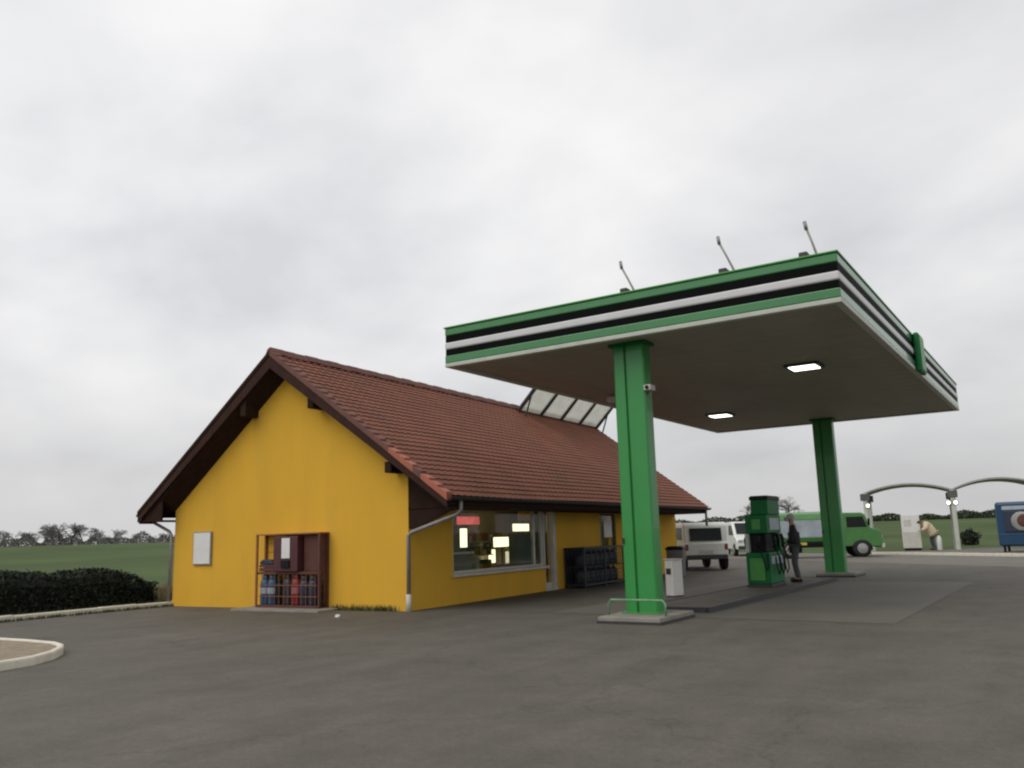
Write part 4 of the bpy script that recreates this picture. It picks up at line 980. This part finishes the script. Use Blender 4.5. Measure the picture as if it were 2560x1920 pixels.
# crumpled litter near the rack
mb = MB(); bmm = bmesh.new(); bmesh.ops.create_icosphere(bmm, subdivisions=2, radius=.06)
for v in bmm.verts: v.co *= random.uniform(.65,1.15); v.co.z *= .6
me = bpy.data.meshes.new('litter'); bmm.to_mesh(me); bmm.free()
o = link('litter', me, M['white']); o.location = (-12.65,12.75,.035); tag(o, 'crumpled white scrap of litter on the asphalt before the gable', 'litter')

# bare winter trees
def bare_tree(h, spread, seed, twig=1.0):
    rng = random.Random(seed); tr, cw = MB(), MB()
    def grow(p, d, l, r, lev):
        q = p+d*l; (tr if lev == 0 else cw).tube([p, p.lerp(q,.5)+Vector((rng.uniform(-.04,.04),rng.uniform(-.04,.04),0))*l, q], [r,r*.85,r*.65], 5 if lev<2 else 3, cap=False)
        if lev >= 5: return
        for _ in range(3 if lev < 2 else 4):
            a = Vector((rng.gauss(0,1),rng.gauss(0,1),rng.gauss(.15,.6))).normalized()
            nd = (d*(.85 if lev else 1.0)+a*spread*(1.0 if lev else .75)); nd.z = max(nd.z, -.1); nd.normalize()
            grow(q if rng.random()<.6 else p.lerp(q,rng.uniform(.55,.95)), nd, l*rng.uniform(.62,.82), r*.58, lev+1)
    grow(Vector((0,0,-.3)), Vector((rng.uniform(-.06,.06),rng.uniform(-.06,.06),1)).normalized(), h*.30, h*.028*twig, 0)
    return tr, cw
def tree_thing(seed, h, spread, label, loc, group, twig=1.0):
    t = thing('bare_tree', label, 'tree', loc, random.uniform(0,6.28), group)
    a, b = bare_tree(h, spread, seed, twig)
    a.build('trunk', M['bark'], t); b.build('crown', M['bark'], t); return t
def polar(u_px, dist):       # compass direction from where the camera stands
    d = fw*2120.286+r2*(u_px-1280)-u2*(1365-960); d.z = 0; d.normalize(); return d*dist
LAB = 'bare grey tree in the treeline beyond the left field'
src = []
specs = [(-20,300,7.0),(12,310,6.2),(45,330,7.4),(78,300,6.0),(108,315,7.2),(132,295,8.2),(158,305,9.6),(180,300,9.0),(205,320,8.6),(228,300,6.8),(250,330,5.6),(288,310,6.6),(342,330,5.2),(400,320,4.6),(420,340,5.0),(-60,320,7.5)]
for i, (u, dd, h) in enumerate(specs):
    p = polar(u, dd); z = gz(p.x,p.y)
    if i < 4:
        t = tree_thing(20+i, 7.5, .75+.06*i, LAB, (p.x,p.y,z), 'bare trees beyond the left field', 1.5); src.append(t)
    else:
        t = dup(src[i%4], (p.x,p.y,z), random.uniform(0,6.28), LAB)
    t.scale = (h/7.0*1.15,h/7.0*1.15,h/7.0)
# low scrub under that treeline: reads as one mass
mb = MB(); pts = []
for _ in range(9000):
    u = random.uniform(-80,470); p = polar(u, random.uniform(285,335)); hh = 2.0+1.6*abs(math.sin(u*.031))+.8*math.sin(u*.11)
    pts.append((p.x,p.y,gz(p.x,p.y)+random.random()*max(.5,hh)))
leaves(mb, pts, .2, .45); mb.build('far_scrub', M['bark'], kind='stuff')
# wide bare tree behind the pump
for u, h, lb in ((1875,7.2,'left half of the wide bare tree clump seen behind the pump top'),(1925,7.8,'tallest bare tree straight behind the pump top'),(1968,7.0,'bare tree at the right of the clump behind the pump top')):
    p = polar(u, 205); t = tree_thing(40+u, 7.0, .95, lb.replace('left half of the wide bare tree clump','bare tree at the left of the clump'), (p.x,p.y,gz(p.x,p.y)), None, 1.25); t.scale = (h/6.6*1.25,h/6.6*1.25,h/6.6)
# dark hedgerow along the crest on the right, and a low one behind the shop
mb = MB(); pts = []
for _ in range(15000):
    u = random.uniform(1690,2700); p = polar(u, random.uniform(170,175)); hh = 1.15+.30*math.sin(u*.021)+.3*math.sin(u*.07+2)+(.5 if u<2000 else 0)
    pts.append((p.x,p.y,gz(p.x,p.y)-.1+random.random()**1.3*hh))
leaves(mb, pts, .13, .32); mb.build('hedgerow', M['bush'], kind='stuff')
t = thing('shrub', 'dark round shrub behind the wash bays left of the blue kiosk', 'shrub', (-6.3,66.4,gz(-6.3,66.4)))
pts = []
for _ in range(1800):
    v = Vector((random.gauss(0,1),random.gauss(0,1),random.gauss(0,1))).normalized(); v *= random.uniform(.55,1.0)*(1+.22*math.sin(v.x*4+1)*math.cos(v.y*5)+.18*math.sin(v.z*6)); pts.append((v.x*.66,v.y*.66,max(.05,.5+v.z*.62)))
mb = MB(); leaves(mb, pts, .04, .09); mb.build('foliage', M['hedge'], t)
MB().tube([(0,0,-.1),(0,0,.5),(.1,0,.9)], [.05,.04,.02], 6).build('stem', M['bark'], t)
